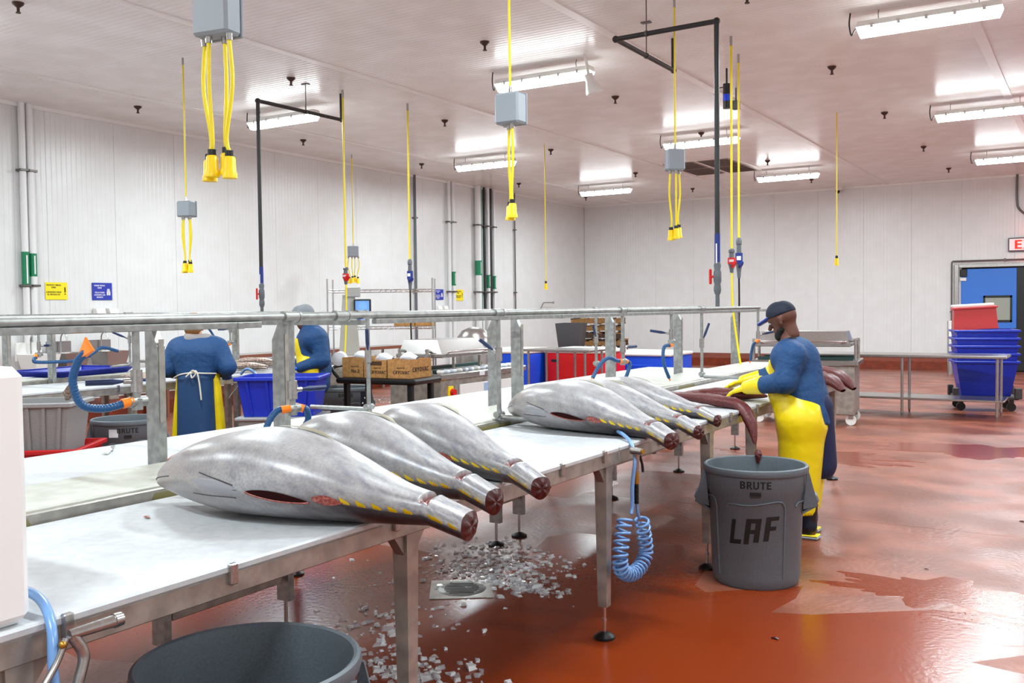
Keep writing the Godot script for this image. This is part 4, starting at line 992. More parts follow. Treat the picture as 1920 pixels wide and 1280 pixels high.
	post("rail post of the back line at the left edge", -8.75, -5.13, 1, -8.3, -9.3, gq)
	post("rail post of the back line behind the blue tray", -8.75, -5.58, 1, -8.3, -9.3, gq)
	post("rail post of the back line right of the woman", -8.75, -7.92, -1, -8.3, -9.3, gq)
	header("galvanised pipe rail above the back line", -8.75, -2.0, -8.9, [-6.46], [[-8.8, -2.0]])
	var gs := "spray drops on the trimming lines"
	d = drop("drop pipe with dark lever over the back line, left of the woman", -8.75, -6.466, 1.07, 1.575, 1.33, V(-0.05, 0.06, 0.12), gs, 0.012)
	part("arm", mb().tube([V(0, 1.06, 0), V(0.1, 1.06, 0.3)], 0.012, 10), M.galv, d)
	d = drop("drop pipe with blue hoses and orange tips above the blue tray", -8.75, -5.45, 1.22, 1.575, 1.3, V(-0.02, 0.0, -0.13), gs, 0.012)
	spray(d, [V(0.02, 1.2, 0.05), V(0.07, 1.15, 0.08), V(0.09, 1.14, -0.15), V(0.09, 1.14, -0.35)], false, 0.017)
	spray(d, [V(0.08, 1.14, -0.37), V(0.1, 1.2, -0.5), V(0.1, 1.26, -0.62), V(0.1, 1.22, -0.78)], false, 0.017)
	d = drop("drop pipe with small blue hose right of the woman's shoulder", -8.75, -7.84, 1.25, 1.575, 1.4, V(-0.03, 0, 0.1), gs, 0.012)
	spray(d, [V(0, 1.22, 0.03), V(-0.02, 1.2, 0.09), V(-0.03, 1.3, 0.2), V(-0.03, 1.42, 0.3), V(-0.03, 1.43, 0.42)], false, 0.014)
	var tray := thing("food_tray", "shallow blue plastic tray on the back line belt", "tray", V(-9.2, 0.972, -6.1), 0.2)
	part("tray_shell", mb().tub(V(0, 0, 0), Vector2(0.62, 0.9), Vector2(0.72, 1.0), 0.055, 0.012), M.tray_blue, tray)
	part("rim", mb().bx(-0.38, 0.38, 0.05, 0.06, -0.52, -0.48).bx(-0.38, 0.38, 0.05, 0.06, 0.48, 0.52).bx(-0.38, -0.34, 0.05, 0.06, -0.52, 0.52).bx(0.34, 0.38, 0.05, 0.06, -0.52, 0.52), M.tray_blue, tray)
	var kn := thing("knife", "knife with dark blue handle lying beside the blue tray", "knife", V(-8.05, 0.934, -6.0), 1.0)
	part("handle", mb().box(V(0.1, 0.012, 0), V(0.16, 0.022, 0.03), 0.006), M.handle_blue, kn)
	part("blade", mb().hexa([V(-0.2, 0.008, 0.0), V(0.02, 0.008, -0.018), V(0.02, 0.008, 0.018), V(-0.18, 0.008, 0.014)], [V(-0.2, 0.011, 0.0), V(0.02, 0.011, -0.018), V(0.02, 0.011, 0.018), V(-0.18, 0.011, 0.014)]), M.chrome, kn)
	# pale fillets heaped on the back line
	rng.seed = 5
	for k in 11:
		var p := V(-8.0 - rng.randf() * 0.45, 0.955 + 0.045 * (k % 3), -6.85 - 0.16 * k + rng.randf() * 0.08)
		var f := thing("fish_fillet", "pale fillet with dark skin stripes in the heap right of the woman", "fish", p, rng.randf_range(-0.5, 0.4) + 0.2, "pale fillets heaped on the back line")
		part("flesh", lump([V(-0.24, 0, 0), V(-0.1, 0.015, 0.01), V(0.1, 0.015, 0), V(0.26, 0, 0.01)], [0.03, 0.075, 0.07, 0.012], 0.42, 30 + k), M.fillet, f)
		part("skin_stripe", mb().tube([V(-0.2, 0.022, 0.03), V(0, 0.045, 0.02), V(0.2, 0.026, 0.0)], 0.006, 6), M.skin_stripe, f)
	for k in 3:
		solo("fish_fillet", lump([V(-0.2, 0, 0), V(0, 0.012, 0.01), V(0.2, 0, 0)], [0.02, 0.06, 0.015], 0.35, 50 + k), M.fillet, ["long pale fillet lying left of the woman, nearest the knife", "pale fillet left of the woman, middle one", "pale fillet left of the woman, farthest one"][k], "fish", V(-8.15 - 0.2 * k, 0.95, -6.2 - 0.12 * k), 0.3 * k, "fillets left of the woman")

func coil_hose() -> void:
	var t := thing("coiled_hose", "blue coiled hose with spray gun hanging over the table edge", "hose", V(-1.97, 0, -4.3))
	part("spring_guard", mb().tube(arc([V(-2.35, 0.985, -4.65), V(-2.28, 0.985, -4.63), V(-2.2, 0.975, -4.58), V(-2.15, 0.962, -4.53)]), 0.017, 10), M.black, t, true)
	var sp := mb()
	for k in 10:
		var q := V(-2.34 + 0.019 * k, 0.986 - 0.00024 * k * k, -4.65 + 0.012 * k)
		sp.lathe(PackedVector2Array([Vector2(0.014, -0.004), Vector2(0.021, 0), Vector2(0.014, 0.004)]), 10, q, sp.frame_of(V(1, -0.05, 0.5)), 80)
	part("spring", sp, M.dark, t, true)
	var cx := -1.955
	part("feed_tube", mb().tube(arc([V(-2.16, 0.965, -4.54), V(-2.08, 0.955, -4.46), V(-2.0, 0.93, -4.37), V(cx, 0.86, -4.31), V(cx, 0.74, -4.28), V(cx, 0.64, -4.275), V(cx, 0.6, -4.26)]), 0.0095, 10), M.hose_clear, t, true)
	# the coil: a U of turns hanging from both ends
	var ax := arc([V(cx, 0.59, -4.19), V(cx, 0.5, -4.155), V(cx, 0.4, -4.13), V(cx, 0.34, -4.16), V(cx, 0.305, -4.25), V(cx, 0.31, -4.35), V(cx, 0.36, -4.43), V(cx, 0.45, -4.42), V(cx, 0.55, -4.385)], 30)
	var path := []
	var turns := 25.0
	for k in ax.size():
		var u := float(k) / (ax.size() - 1)
		var d: Vector3 = (ax[mini(k + 1, ax.size() - 1)] - ax[maxi(k - 1, 0)]).normalized()
		var s := V(0, -d.z, d.y)
		path.append(ax[k] + (s * cos(u * turns * TAU) + V(1, 0, 0) * sin(u * turns * TAU)) * 0.034)
	part("coil", mb().tube(path, 0.0075, 8), M.hose_clear, t, true)
	part("gun_lead", mb().tube([V(cx, 0.56, -4.36), V(cx, 0.6, -4.335), V(cx, 0.65, -4.33)], 0.0085, 8), M.hose_clear, t, true)
	var g := part("spray_gun", mb().tube([V(cx, 0.8, -4.325), V(cx + 0.005, 0.9, -4.32)], [0.014, 0.017], 10).cyl(V(cx - 0.02, 0.905, -4.32), V(cx + 0.045, 0.905, -4.3), 0.019, 0.016, 12), M.steel_bright, t, true)
	part("trigger", mb().tube(arc([V(cx + 0.01, 0.88, -4.345), V(cx + 0.01, 0.83, -4.375), V(cx + 0.01, 0.79, -4.385)]), 0.007, 6).shift(-t.position), M.dark, g)
	part("nozzle_ring", mb().cyl(V(cx + 0.04, 0.905, -4.302) - t.position, V(cx + 0.052, 0.905, -4.298) - t.position, 0.012, -1, 12), M.brass, g)
	part("swivel", mb().cyl(V(cx, 0.74, -4.328), V(cx, 0.8, -4.325), 0.0145, -1, 8), M.brass, t, true)
	var gd := mb()
	for k in 9: gd.lathe(PackedVector2Array([Vector2(0.01, -0.004), Vector2(0.016, 0), Vector2(0.01, 0.004)]), 10, V(cx, 0.645 + 0.0105 * k, -4.33), Basis.IDENTITY, 80)
	part("spring_guard", gd.cyl(V(cx, 0.64, -4.33), V(cx, 0.74, -4.328), 0.012, -1, 10), M.black, t, true)
	# second hose and pistol at the left edge of the picture
	var q := thing("hose_nozzle", "pistol nozzle on blue hose hanging at the nearest table edge", "nozzle", V(-1.97, 0.9, -1.27))
	part("hose", mb().tube(arc([V(-2.3, 0.955, -1.27), V(-2.2, 0.965, -1.29), V(-2.08, 0.96, -1.28), V(-1.99, 0.92, -1.25), V(-1.955, 0.82, -1.23), V(-1.94, 0.7, -1.235), V(-1.95, 0.6, -1.25)]), 0.0115, 12), M.hose_clear, q, true)
	var br := part("barrel", mb().cyl(V(-1.955, 0.9, -1.27), V(-1.94, 0.905, -1.375), 0.012, 0.0145, 14).cyl(V(-1.94, 0.905, -1.372), V(-1.939, 0.9055, -1.392), 0.0175, 0.016, 14), M.steel_bright, q, true)
	part("grip", mb().tube(arc([V(-1.955, 0.9, -1.275), V(-1.95, 0.85, -1.3), V(-1.945, 0.8, -1.285), V(-1.945, 0.74, -1.26), V(-1.945, 0.7, -1.255)]), [0.012, 0.013, 0.014, 0.014, 0.014, 0.014, 0.014, 0.014, 0.013, 0.013, 0.013, 0.013, 0.013, 0.013, 0.013, 0.014, 0.015, 0.016, 0.017, 0.018, 0.018, 0.018, 0.018, 0.018, 0.018], 10), M.steel_bright, q, true)
	part("lever", mb().tube(arc([V(-1.955, 0.895, -1.262), V(-1.95, 0.85, -1.235), V(-1.945, 0.81, -1.2), V(-1.945, 0.775, -1.165)]), 0.008, 8), M.steel_bright, q, true)
	part("knob", mb().ell(V(-1.95, 0.885, -1.25) - q.position, V(0.009, 0.009, 0.009)), M.brass, br)

# ---- things hanging from the ceiling
func outlet_box(label: String, x: float, z: float, y0: float, y1: float, plug: float, n: int, turn := 0.0, spread := 0.05, sz := V(0.19, 0, 0.12)) -> void:
	var t := thing("hanging_outlet_box", label, "outlet", V(x, 0, z), turn, "hanging outlet boxes on yellow cords")
	part("supply_cord", mb().cyl(V(0, y1, 0), V(0, YC - 0.02, 0), 0.009, -1, 8), M.yellow_cord, t)
	part("cord_grip", mb().cyl(V(0, y1, 0), V(0, y1 + 0.05, 0), 0.018, 0.011, 8).cyl(V(0, YC - 0.1, 0), V(0, YC - 0.02, 0), 0.012, -1, 8), M.steel_bright, t)
	var b := part("box", mb().box(V(0, (y0 + y1) * 0.5, 0), V(sz.x, y1 - y0, sz.z), 0.014), M.grey_box, t)
	part("lid", mb().box(V(0, (y0 + y1) * 0.5, -sz.z * 0.5 - 0.004), V(sz.x * 1.02, (y1 - y0) * 1.03, 0.012), 0.004), M.grey_box, b)
	for k in n:
		var u := (k - (n - 1) * 0.5)
		var px := u * spread
		var pz := 0.02 * (1 if k % 2 else -1)
		var low := plug + 0.012 * (k % 3)
		part("fitting", mb().cyl(V(px, y0 - 0.03, pz), V(px, y0, pz), 0.014, 0.017, 8), M.steel_bright, t)
		part("cord", mb().tube(arc([V(px, y0 - 0.03, pz), V(px + 0.008 * u, lerpf(y0, low, 0.35), pz), V(px * 0.7, lerpf(y0, low, 0.7), pz), V(px * 0.85, low + 0.12, pz)]), 0.0095, 8), M.yellow_cord, t)
		var c := part("connector", mb().lathe(PackedVector2Array([Vector2(0, 0), Vector2(0.034, 0), Vector2(0.034, 0.022), Vector2(0.029, 0.03), Vector2(0.027, 0.09), Vector2(0.022, 0.098), Vector2(0, 0.098)]), 14, V(px * 0.85, low, pz)), M.yellow_plug, t)
		part("collar", mb().cyl(V(px * 0.85, low + 0.098, pz), V(px * 0.85, low + 0.125, pz), 0.02, -1, 12), M.black, c)

func plug_cord(label: String, x: float, z: float, top: float, bot: float, ring: Material, below: Array, lower: Material) -> void:   # pin-and-sleeve pair on a cord
	var t := thing("pin_connector_cord", label, "power cord", V(x, 0, z), 0, "cords with pin connectors")
	part("upper_cord", mb().cyl(V(0, top, 0), V(0, YC - 0.02, 0), 0.0125, -1, 8), M.yellow_cord, t)
	part("strain_relief", mb().cyl(V(0, YC - 0.12, 0), V(0, YC - 0.02, 0), 0.015, -1, 8), M.steel_bright, t)
	var h := top - bot
	part("socket", mb().lathe(PackedVector2Array([Vector2(0, top), Vector2(0.018, top), Vector2(0.034, top - h * 0.06), Vector2(0.034, top - h * 0.16), Vector2(0.026, top - h * 0.18), Vector2(0.03, top - h * 0.4), Vector2(0, top - h * 0.4)]), 14), M.pipe_grey, t)
	var c := part("coloured_ring", mb().cyl(V(0, top - h * 0.64, 0), V(0, top - h * 0.38, 0), 0.043, -1, 16), ring, t)
	part("flap", mb().lathe(PackedVector2Array([Vector2(0, 0), Vector2(0.042, 0), Vector2(0.042, 0.02), Vector2(0, 0.02)]), 14, V(0.04, top - h * 0.68, 0.02), Basis(V(0, 0, 1), 1.1)), ring, c)
	part("plate", mb().box(V(0.012, top - h * 0.51, 0.042), V(0.05, h * 0.1, 0.006), 0.001), M.paper, c)
	part("plug", mb().lathe(PackedVector2Array([Vector2(0, bot), Vector2(0.018, bot), Vector2(0.022, bot + h * 0.08), Vector2(0.022, bot + h * 0.12), Vector2(0.037, bot + h * 0.34), Vector2(0.04, bot + h * 0.36), Vector2(0, bot + h * 0.36)]), 14), M.pipe_grey, t)
	if below: part("lower_cord", mb().tube(arc([V(0, bot, 0)] + below), 0.0115, 8), lower, t)

func pendant(label: String, x: float, z: float, y: float) -> void:
	var t := thing("pendant_cord", label, "power cord", V(x, 0, z), 0, "single yellow cords with one socket")
	part("cord", mb().cyl(V(0, y + 0.14, 0), V(0, YC - 0.02, 0), 0.009, -1, 8), M.yellow_cord, t)
	part("socket", mb().cyl(V(0, y, 0), V(0, y + 0.11, 0), 0.032, 0.026, 12), M.yellow_plug, t)
	part("collar", mb().cyl(V(0, y + 0.11, 0), V(0, y + 0.15, 0), 0.02, -1, 10), M.black, t)

func water_drop(label: String, pts: Array, band: float, low: float, hangers: Array, handle: Vector3) -> void:
	var t := thing("black_water_pipe", label, "pipe", pts[0], 0, "black water supply pipes")
	for k in pts.size() - 1:
		part("pipe", mb().cyl(pts[k], pts[k + 1], 0.024, -1, 12), M.pipe_black, t, true)
		if k: part("elbow", mb().ell(pts[k], V(0.034, 0.034, 0.034)), M.pipe_black, t, true)
	var e: Vector3 = pts[-1]
	part("label_band", mb().cyl(V(e.x, band - 0.2, e.z), V(e.x, band + 0.15, e.z), 0.026, -1, 12), M.blue, t, true)
	part("label_text", mb().bx(e.x - 0.006, e.x + 0.006, band - 0.12, band + 0.06, e.z + 0.024, e.z + 0.028), M.paper, t, true)
	var vb := part("valve", mb().lathe(PackedVector2Array([Vector2(0, 0), Vector2(0.025, 0), Vector2(0.034, 0.03), Vector2(0.034, 0.06), Vector2(0.028, 0.09), Vector2(0.036, 0.12), Vector2(0.036, 0.2), Vector2(0.028, 0.22), Vector2(0.034, 0.26), Vector2(0.024, 0.3), Vector2(0, 0.3)]), 12, V(e.x, low, e.z)), M.pipe_grey, t, true)
	part("red_handle", mb().tube([V(e.x, low + 0.16, e.z) + handle * 0.5 - t.position, V(e.x, low + 0.16, e.z) + handle - t.position], 0.012, 6).box(V(e.x, low + 0.16, e.z) + handle - t.position, V(0.025, 0.14, 0.025), 0.008), M.red, vb)
	part("outlet", mb().cyl(V(e.x, 1.6, e.z), V(e.x, low, e.z), 0.02, -1, 10), M.pipe_grey, t, true)
	for h in hangers:
		part("hanger_rod", mb().cyl(h, V(h.x, YC, h.z), 0.006, -1, 6).bx(h.x - 0.05, h.x + 0.05, YC - 0.012, YC, h.z - 0.03, h.z + 0.03), M.rod, t, true)
		part("hanger_ring", mb().lathe(PackedVector2Array([Vector2(0.026, -0.01), Vector2(0.03, -0.01), Vector2(0.03, 0.01), Vector2(0.026, 0.01)]), 12, h, Basis(Vector3.RIGHT if absf(pts[1].z - pts[2].z) > 0.5 and absf(h.x - pts[1].x) < 0.1 else Vector3.BACK, PI / 2)), M.rod, t, true)

func hanging() -> void:
	outlet_box("large grey outlet box at the top of the picture, four yellow sockets", -3.45, -3.05, 2.87, 3.12, 2.22, 4, 0.15, 0.058, V(0.2, 0, 0.11))
	outlet_box("grey outlet box below the second ceiling light, two yellow cords", -3.45, -5.6, 2.87, 3.08, 2.22, 2, 0.0, 0.05)
	outlet_box("grey outlet box in front of the ceiling vent, three yellow sockets", -3.45, -8.57, 2.9, 3.1, 2.24, 3, 0.7, 0.045, V(0.17, 0, 0.1))
	outlet_box("small grey outlet box in front of the left wall, above the woman", -8.95, -7.41, 2.7, 2.88, 2.06, 4, 0.2, 0.045)
	outlet_box("farthest grey outlet box, above the wire shelf", -11.93, -13.7, 2.6, 2.8, 2.1, 4, 0.9, 0.06)
	plug_cord("yellow cord with red connector above the wire shelf", -8.54, -9.65, 2.18, 1.95, M.red, [V(0, 1.7, 0), V(0.0, 1.3, 0.02), V(0.02, 0.95, 0.06), V(0.1, 0.85, 0.0), V(0.24, 0.82, -0.08)], M.yellow_cord)
	plug_cord("yellow cord with blue connector and black tail above the vacuum sealer", -8.35, -10.79, 2.32, 1.88, M.blue, [V(0, 1.5, 0), V(0.01, 1.05, 0)], M.black)
	plug_cord("yellow cord with red connector beside the black pipe on the right", -3.42, -10.1, 2.23, 1.97, M.red, [V(0.01, 1.6, 0), V(0.06, 1.2, 0.0), V(0.1, 0.95, 0)], M.yellow_cord)
	plug_cord("thick yellow cord with big blue connector and black tail", -3.59, -10.86, 2.4, 1.93, M.blue, [V(0, 1.5, 0), V(-0.02, 0.95, 0)], M.black)
	pendant("thin yellow cord with one socket near the room corner", -8.41, -14.79, 1.93)
	pendant("thin yellow cord with one socket before the back wall", -3.43, -14.98, 2.2)
	water_drop("black water pipe running down left of the big cord box", [V(-8.77, YC, -9.88), V(-8.77, 4.18, -9.88), V(-8.77, 4.17, -8.37), V(-8.77, 1.9, -8.37)], 2.0, 1.66, [V(-8.77, 4.175, -9.2)], V(-0.02, 0, 0.06))
	water_drop("black water pipe running down beside the man in the cap", [V(-4.0, YC, -9.9), V(-4.0, 4.186, -9.9), V(-4.0, 4.186, -8.44), V(-2.985, 4.186, -8.42), V(-2.985, 1.95, -8.42)], 2.12, 1.72, [V(-3.676, 4.186, -8.43), V(-4.0, 4.186, -9.17)], V(-0.06, 0, 0.02))
	var sp: Node3D
	var rows := ["first", "second", "third", "fourth"]
	var nth := ["nearest the back wall", "second from the back wall", "third from the back wall", "fourth from the back wall", "fifth from the back wall", "nearest the viewer"]
	for q in 24:
			var x: float = [-11.66, -8.68, -5.77, -2.84][q / 6]
			var z: float = [-22.7, -19.27, -15.5, -12.15, -8.85, -5.3][q % 6]
			if z > -6.0 and q / 6 != 1: continue
			var lb: String = "dark sprinkler head, %s row from the left wall, %s" % [rows[q / 6], nth[q % 6]]
			if sp == null:
				sp = thing("sprinkler_head", lb, "sprinkler", V(x, YC, z), 0, "ceiling sprinklers")
				part("cup", mb().lathe(PackedVector2Array([Vector2(0, -0.045), Vector2(0.018, -0.045), Vector2(0.05, -0.018), Vector2(0.055, 0.0), Vector2(0, 0)]), 14), M.brown_sprinkler, sp)
				part("nozzle", mb().cyl(V(0, -0.09, 0), V(0, -0.045, 0), 0.014, -1, 8).cyl(V(0, -0.098, 0), V(0, -0.09, 0), 0.024, -1, 10), M.brown_sprinkler, sp)
			else: copy(sp, lb, V(x, YC, z))
	var ve := thing("ceiling_vent", "grey square ceiling vent of four grilles before the back wall", "vent", V(-7.0, YC, -19.4))
	for i in 2:
		for j in 2:
			var c := V(-0.37 + 0.74 * i, -0.012, -0.51 + 1.02 * j)
			var pn := part("grille", mb().box(c, V(0.66, 0.02, 0.94), 0.004), M.vent_grey, ve)
			for k in 8: part("slat", mb().box(c + V(0, -0.014, -0.4 + 0.115 * k), V(0.6, 0.006, 0.05), 0.0, Basis(Vector3.RIGHT, 0.4)), M.vent_grey, pn)
	part("frame", mb().bx(-0.76, 0.76, -0.012, 0.0, -1.05, 1.05, 0.003), M.trim_white, ve)
	var be := thing("warning_beacon", "small black beacon with blue band by the black ceiling pipe", "beacon", V(-3.95, 4.1, -11.5))
	part("cap", mb().cyl(V(0, 0.11, 0), V(0, 0.24, 0), 0.045, -1, 14), M.black, be)
	part("base", mb().cyl(V(0, -0.06, 0), V(0, 0.03, 0), 0.045, -1, 14), M.black, be)
	part("stem", mb().cyl(V(0, 0.24, 0), V(0, 0.43, 0), 0.012, -1, 8), M.black, be)
	part("lens", mb().cyl(V(0, 0.03, 0), V(0, 0.11, 0), 0.046, -1, 14), M.beacon_blue, be)
	part("cable", mb().tube(arc([V(-0.04, 0.2, 0.02), V(-0.1, 0.19, 0.02), V(-0.16, 0.12, 0.02)]), 0.006, 6), M.black, be)
	var sl := thing("motion_sensor", "small grey sensor box by the ceiling trim", "sensor", V(-4.2, 4.28, -12.6))
	part("case", mb().box(V(0, 0.02, 0), V(0.09, 0.12, 0.09), 0.01), M.pipe_grey, sl)
	part("stem", mb().cyl(V(0, 0.08, 0), V(0, 0.25, 0), 0.012, -1, 8), M.pipe_grey, sl)
	var fl := thing("bell_lamp", "white bell-shaped lamp beside the second ceiling light", "lamp", V(-4.97, 4.09, -9.9), 0.5)
	part("bell", mb().lathe(PackedVector2Array([Vector2(0, 0.2), Vector2(0.05, 0.2), Vector2(0.055, 0.12), Vector2(0.085, 0.03), Vector2(0.1, -0.02), Vector2(0.085, -0.04), Vector2(0, -0.05)]), 20, Vector3.ZERO, Basis(V(0.3, 0, 1).normalized(), 0.35)), M.white_plastic, fl)
	part("stem", mb().cyl(V(-0.06, 0.18, 0), V(-0.1, 0.42, 0), 0.018, -1, 8), M.white_plastic, fl)
	var cm := thing("ceiling_camera", "small cream camera at the top of the back wall", "camera", V(-5.6, 4.44, ZB + 0.16))
	part("base", mb().cyl(V(0, 0, 0), V(0, 0.09, 0), 0.1, -1, 16), M.white_plastic, cm)
	part("lens", mb().ell(V(-0.02, -0.02, 0.03), V(0.055, 0.055, 0.055)), M.black, cm)

# ---- on and along the walls
func wall_pipe(label: String, z: float, r: float, m: Material, band0 := 0.0, band1 := 0.0, low := 0.33) -> void:
	var t := thing("wall_pipe", label, "pipe", V(XL + r + 0.03, 0, z), 0, "pipes running down the left wall")
	part("pipe", mb().cyl(V(0, low, 0), V(0, YC, 0), r, -1, 12), m, t)
	for y in [3.6, 2.0]: part("clamp", mb().box(V(0, y, 0), V(r * 2 + 0.03, 0.03, r * 2 + 0.05), 0.004), M.rod, t)
	if band1 > 0.0:
		var b := part("green_label", mb().cyl(V(0, band0, 0), V(0, band1, 0), r + 0.004, -1, 12), M.green, t)
		part("label_text", mb().box(V(r + 0.004, (band0 + band1) * 0.5, 0.006), V(0.004, (band1 - band0) * 0.8, 0.02)), M.paper, b)

func wall_sign(label: String, z: float, y: float, w: float, h: float, m: Material, lines: Array, ink: Material, mark: String) -> void:
	var t := thing("wall_sign", label, "sign", V(XL + 0.008, y, z), PI / 2)
	part("plate", mb().box(Vector3.ZERO, V(w, h, 0.008), 0.003), m, t)
	for k in lines.size():
		if lines[k] == "": continue
		var o := part("lettering", words(lines[k], h * 0.085), ink, t)
		o.position = V(-w * 0.13, h * (0.34 - 0.135 * k), 0.005)
	if mark == "!": part("exclamation_mark", mb().bx(w * 0.36, w * 0.41, -h * 0.08, h * 0.22, 0.003, 0.007).bx(w * 0.36, w * 0.41, -h * 0.2, -h * 0.14, 0.003, 0.007), ink, t)
	else:
		var hp := mb()
		for q in 2:
			var c := V(w * (0.26 + 0.1 * q), -h * 0.12, 0.005)
			hp.box(c, V(w * 0.08, h * 0.2, 0.004), 0.001)
			for f in 4: hp.box(c + V(w * (-0.035 + 0.022 * f) + w * 0.02 * (1 - 2 * q), h * 0.18, 0), V(w * 0.016, h * 0.2, 0.004), 0.001, Basis(Vector3.BACK, -0.25 * (1 - 2 * q)))
		part("hands_symbol", hp, ink, t)

func walls() -> void:
	wall_pipe("left of two white pipes at the left end of the wall", -7.785, 0.045, M.pipe_white, 1.98, 2.47)
	wall_pipe("right of two white pipes at the left end of the wall", -7.9, 0.045, M.pipe_white, 2.13, 2.45)
	wall_pipe("left of two white pipes beside the small blue sign", -17.97, 0.04, M.pipe_white)
	wall_pipe("right of two white pipes beside the small blue sign", -18.13, 0.045, M.pipe_white, 2.14, 2.46)
	wall_pipe("wide white pipe with high green label right of the small yellow sign", -19.12, 0.075, M.pipe_white, 2.4, 2.75)
	wall_pipe("thin green pipe in the far pipe group", -19.32, 0.025, M.pipe_green)
	wall_pipe("first black pipe in the far pipe group", -19.45, 0.035, M.pipe_black, 0, 0, 1.6)
	wall_pipe("white pipe with green label between the black pipes", -19.6, 0.045, M.pipe_white, 2.1, 2.42)
	wall_pipe("second black pipe in the far pipe group", -19.74, 0.035, M.pipe_black, 0, 0, 1.6)
	wall_pipe("last white pipe with green label of the far group", -19.88, 0.04, M.pipe_white, 2.08, 2.4)
	wall_pipe("thin grey conduit behind the yellow cord with the blue connector", -16.71, 0.03, M.pipe_grey)
	wall_pipe("thin brown conduit near the room corner", -20.9, 0.018, M.rod)
	wall_sign("yellow product wash sign with exclamation mark, larger", -8.28, 1.93, 0.34, 0.25, M.sign_yellow, ["PRODUCT WASH", "SINK", "", "LAVADERO PARA", "EL PRODUCTO"], M.print_black, "!")
	wall_sign("blue hand wash sign with white hands, larger", -9.02, 1.93, 0.34, 0.26, M.sign_blue, ["HAND WASH", "SINK", "", "SOLO PARA", "LAVARSE LAS", "MANOS"], M.paper, "hands")
	wall_sign("blue hand wash sign with white hands, farther and smaller", -17.63, 1.93, 0.34, 0.24, M.sign_blue, ["HAND WASH", "SINK", "", "SOLO PARA", "LAVARSE LAS", "MANOS"], M.paper, "hands")
	wall_sign("yellow product wash sign, farther and smaller", -18.43, 1.92, 0.33, 0.26, M.sign_yellow, ["PRODUCT WASH", "SINK", "", "LAVADERO PARA", "EL PRODUCTO"], M.print_black, "!")
	for k in 4:
		var z: float = [-8.93, -9.15, -17.55, -17.78][k]
		var t := thing("soap_dispenser", ["white dispenser under the larger blue sign, left one", "white dispenser under the larger blue sign, right one", "white dispenser under the farther blue sign, left one", "white dispenser under the farther blue sign, right one"][k], "dispenser", V(XL + 0.01, 1.4, z), 0, "white wall dispensers")
		part("cover", mb().ext(PackedVector2Array([Vector2(0, 0), Vector2(0.05, 0.0), Vector2(0.1, 0.1), Vector2(0.11, 0.2), Vector2(0.08, 0.27), Vector2(0, 0.28)]), 0.15, Transform3D(Basis.IDENTITY, V(0, 0, -0.075))), M.white_plastic, t)
		part("push_bar", mb().box(V(0.1, 0.1, 0), V(0.03, 0.05, 0.13), 0.01), M.grey_box, t)
	for k in 3:
		var t := thing("wall_sink", ["white hand sink at the left wall, leftmost", "steel sink at the left wall under the yellow sign", "steel hand sink with gooseneck tap at the left wall"][k], "sink", V(-12.45, 0.85, [-7.75, -8.2, -8.85][k]), 0, "sinks along the left wall")
		part("basin", mb().tub(V(0, 0, 0), Vector2(0.36, 0.3), Vector2(0.44, 0.38), 0.2, 0.02), [M.white_plastic, M.steel_bright, M.steel_bright][k], t)
		part("backsplash", mb().bx(-0.25, -0.22, 0.1, 0.36, -0.19, 0.19, 0.006), [M.white_plastic, M.steel_bright, M.steel_bright][k], t)
		part("tap", mb().tube(arc([V(-0.18, 0.2, 0), V(-0.18, 0.4, 0), V(-0.13, 0.47, 0), V(-0.06, 0.46, 0), V(-0.03, 0.38, 0)]), 0.011, 8), M.chrome, t)
		part("stand", mb().bx(-0.15, 0.1, -0.52, 0.01, -0.08, 0.08, 0.01), M.steel, t)
	var wb := thing("wall_bench", "long steel bench with brown edge along the left wall", "bench", V(-12.35, 0, -12.0))
	part("top", mb().bx(-12.6, -12.1, 0.84, 0.88, -9.4, -15.5, 0.006), M.steel_bright, wb, true)
	part("brown_edge", mb().bx(-12.1, -12.085, 0.82, 0.88, -9.4, -15.5, 0.003), M.bench_brown, wb, true)
	for z in [-9.6, -11.0, -12.4, -13.8, -15.3]:
		part("leg", mb().bx(-12.14, -12.1, 0, 0.84, z - 0.02, z + 0.02), M.bench_brown, wb, true)
		part("leg", mb().bx(-12.6, -12.56, 0, 0.84, z - 0.02, z + 0.02), M.steel, wb, true)
	var ex := thing("exit_sign", "lit exit sign with red letters above the blue door", "sign", V(-1.36, 2.93, ZB + 0.05))
	part("case", mb().box(Vector3.ZERO, V(0.96, 0.32, 0.08), 0.02), M.exit_case, ex)
	part("face", mb().box(V(0, 0, 0.038), V(0.9, 0.26, 0.012), 0.004), M.exit_face, ex)
	var tx := part("lettering", words("EXIT", 0.2, 0.008), M.exit_red, ex)
	tx.position = V(0.0, -0.005, 0.05)
	tx.scale = V(1.25, 1, 1)
	var l := OmniLight3D.new()
	l.name = "exit_glow"; l.light_color = Color(1, 0.3, 0.25); l.light_energy = 0.12; l.omni_range = 30; l.shadow_enabled = true; l.light_size = 0.1
	ex.add_child(l)
	l.position = V(0, 0, 0.14)
	var cd := thing("door_conduit", "grey conduit running round the blue door frame", "conduit", V(-3.02, 0, ZB + 0.06))
	part("conduit", mb().tube([V(-3.02, 0.4, ZB + 0.08), V(-3.02, 2.57, ZB + 0.08), V(-3.0, 2.59, ZB + 0.08), V(0.3, 2.59, ZB + 0.08)], 0.018, 8), M.rod, cd, true)
	part("riser", mb().tube(arc([V(-1.66, YC, ZB + 0.06), V(-1.66, 3.95, ZB + 0.06), V(-1.62, 3.75, ZB + 0.06), V(-1.45, 3.6, ZB + 0.06), V(-1.2, 3.55, ZB + 0.06)]), 0.025, 8), M.rod, cd, true)
	part("clamp", mb().box(V(-3.02, 1.4, ZB + 0.07), V(0.07, 0.04, 0.05), 0.004), M.rod, cd, true)
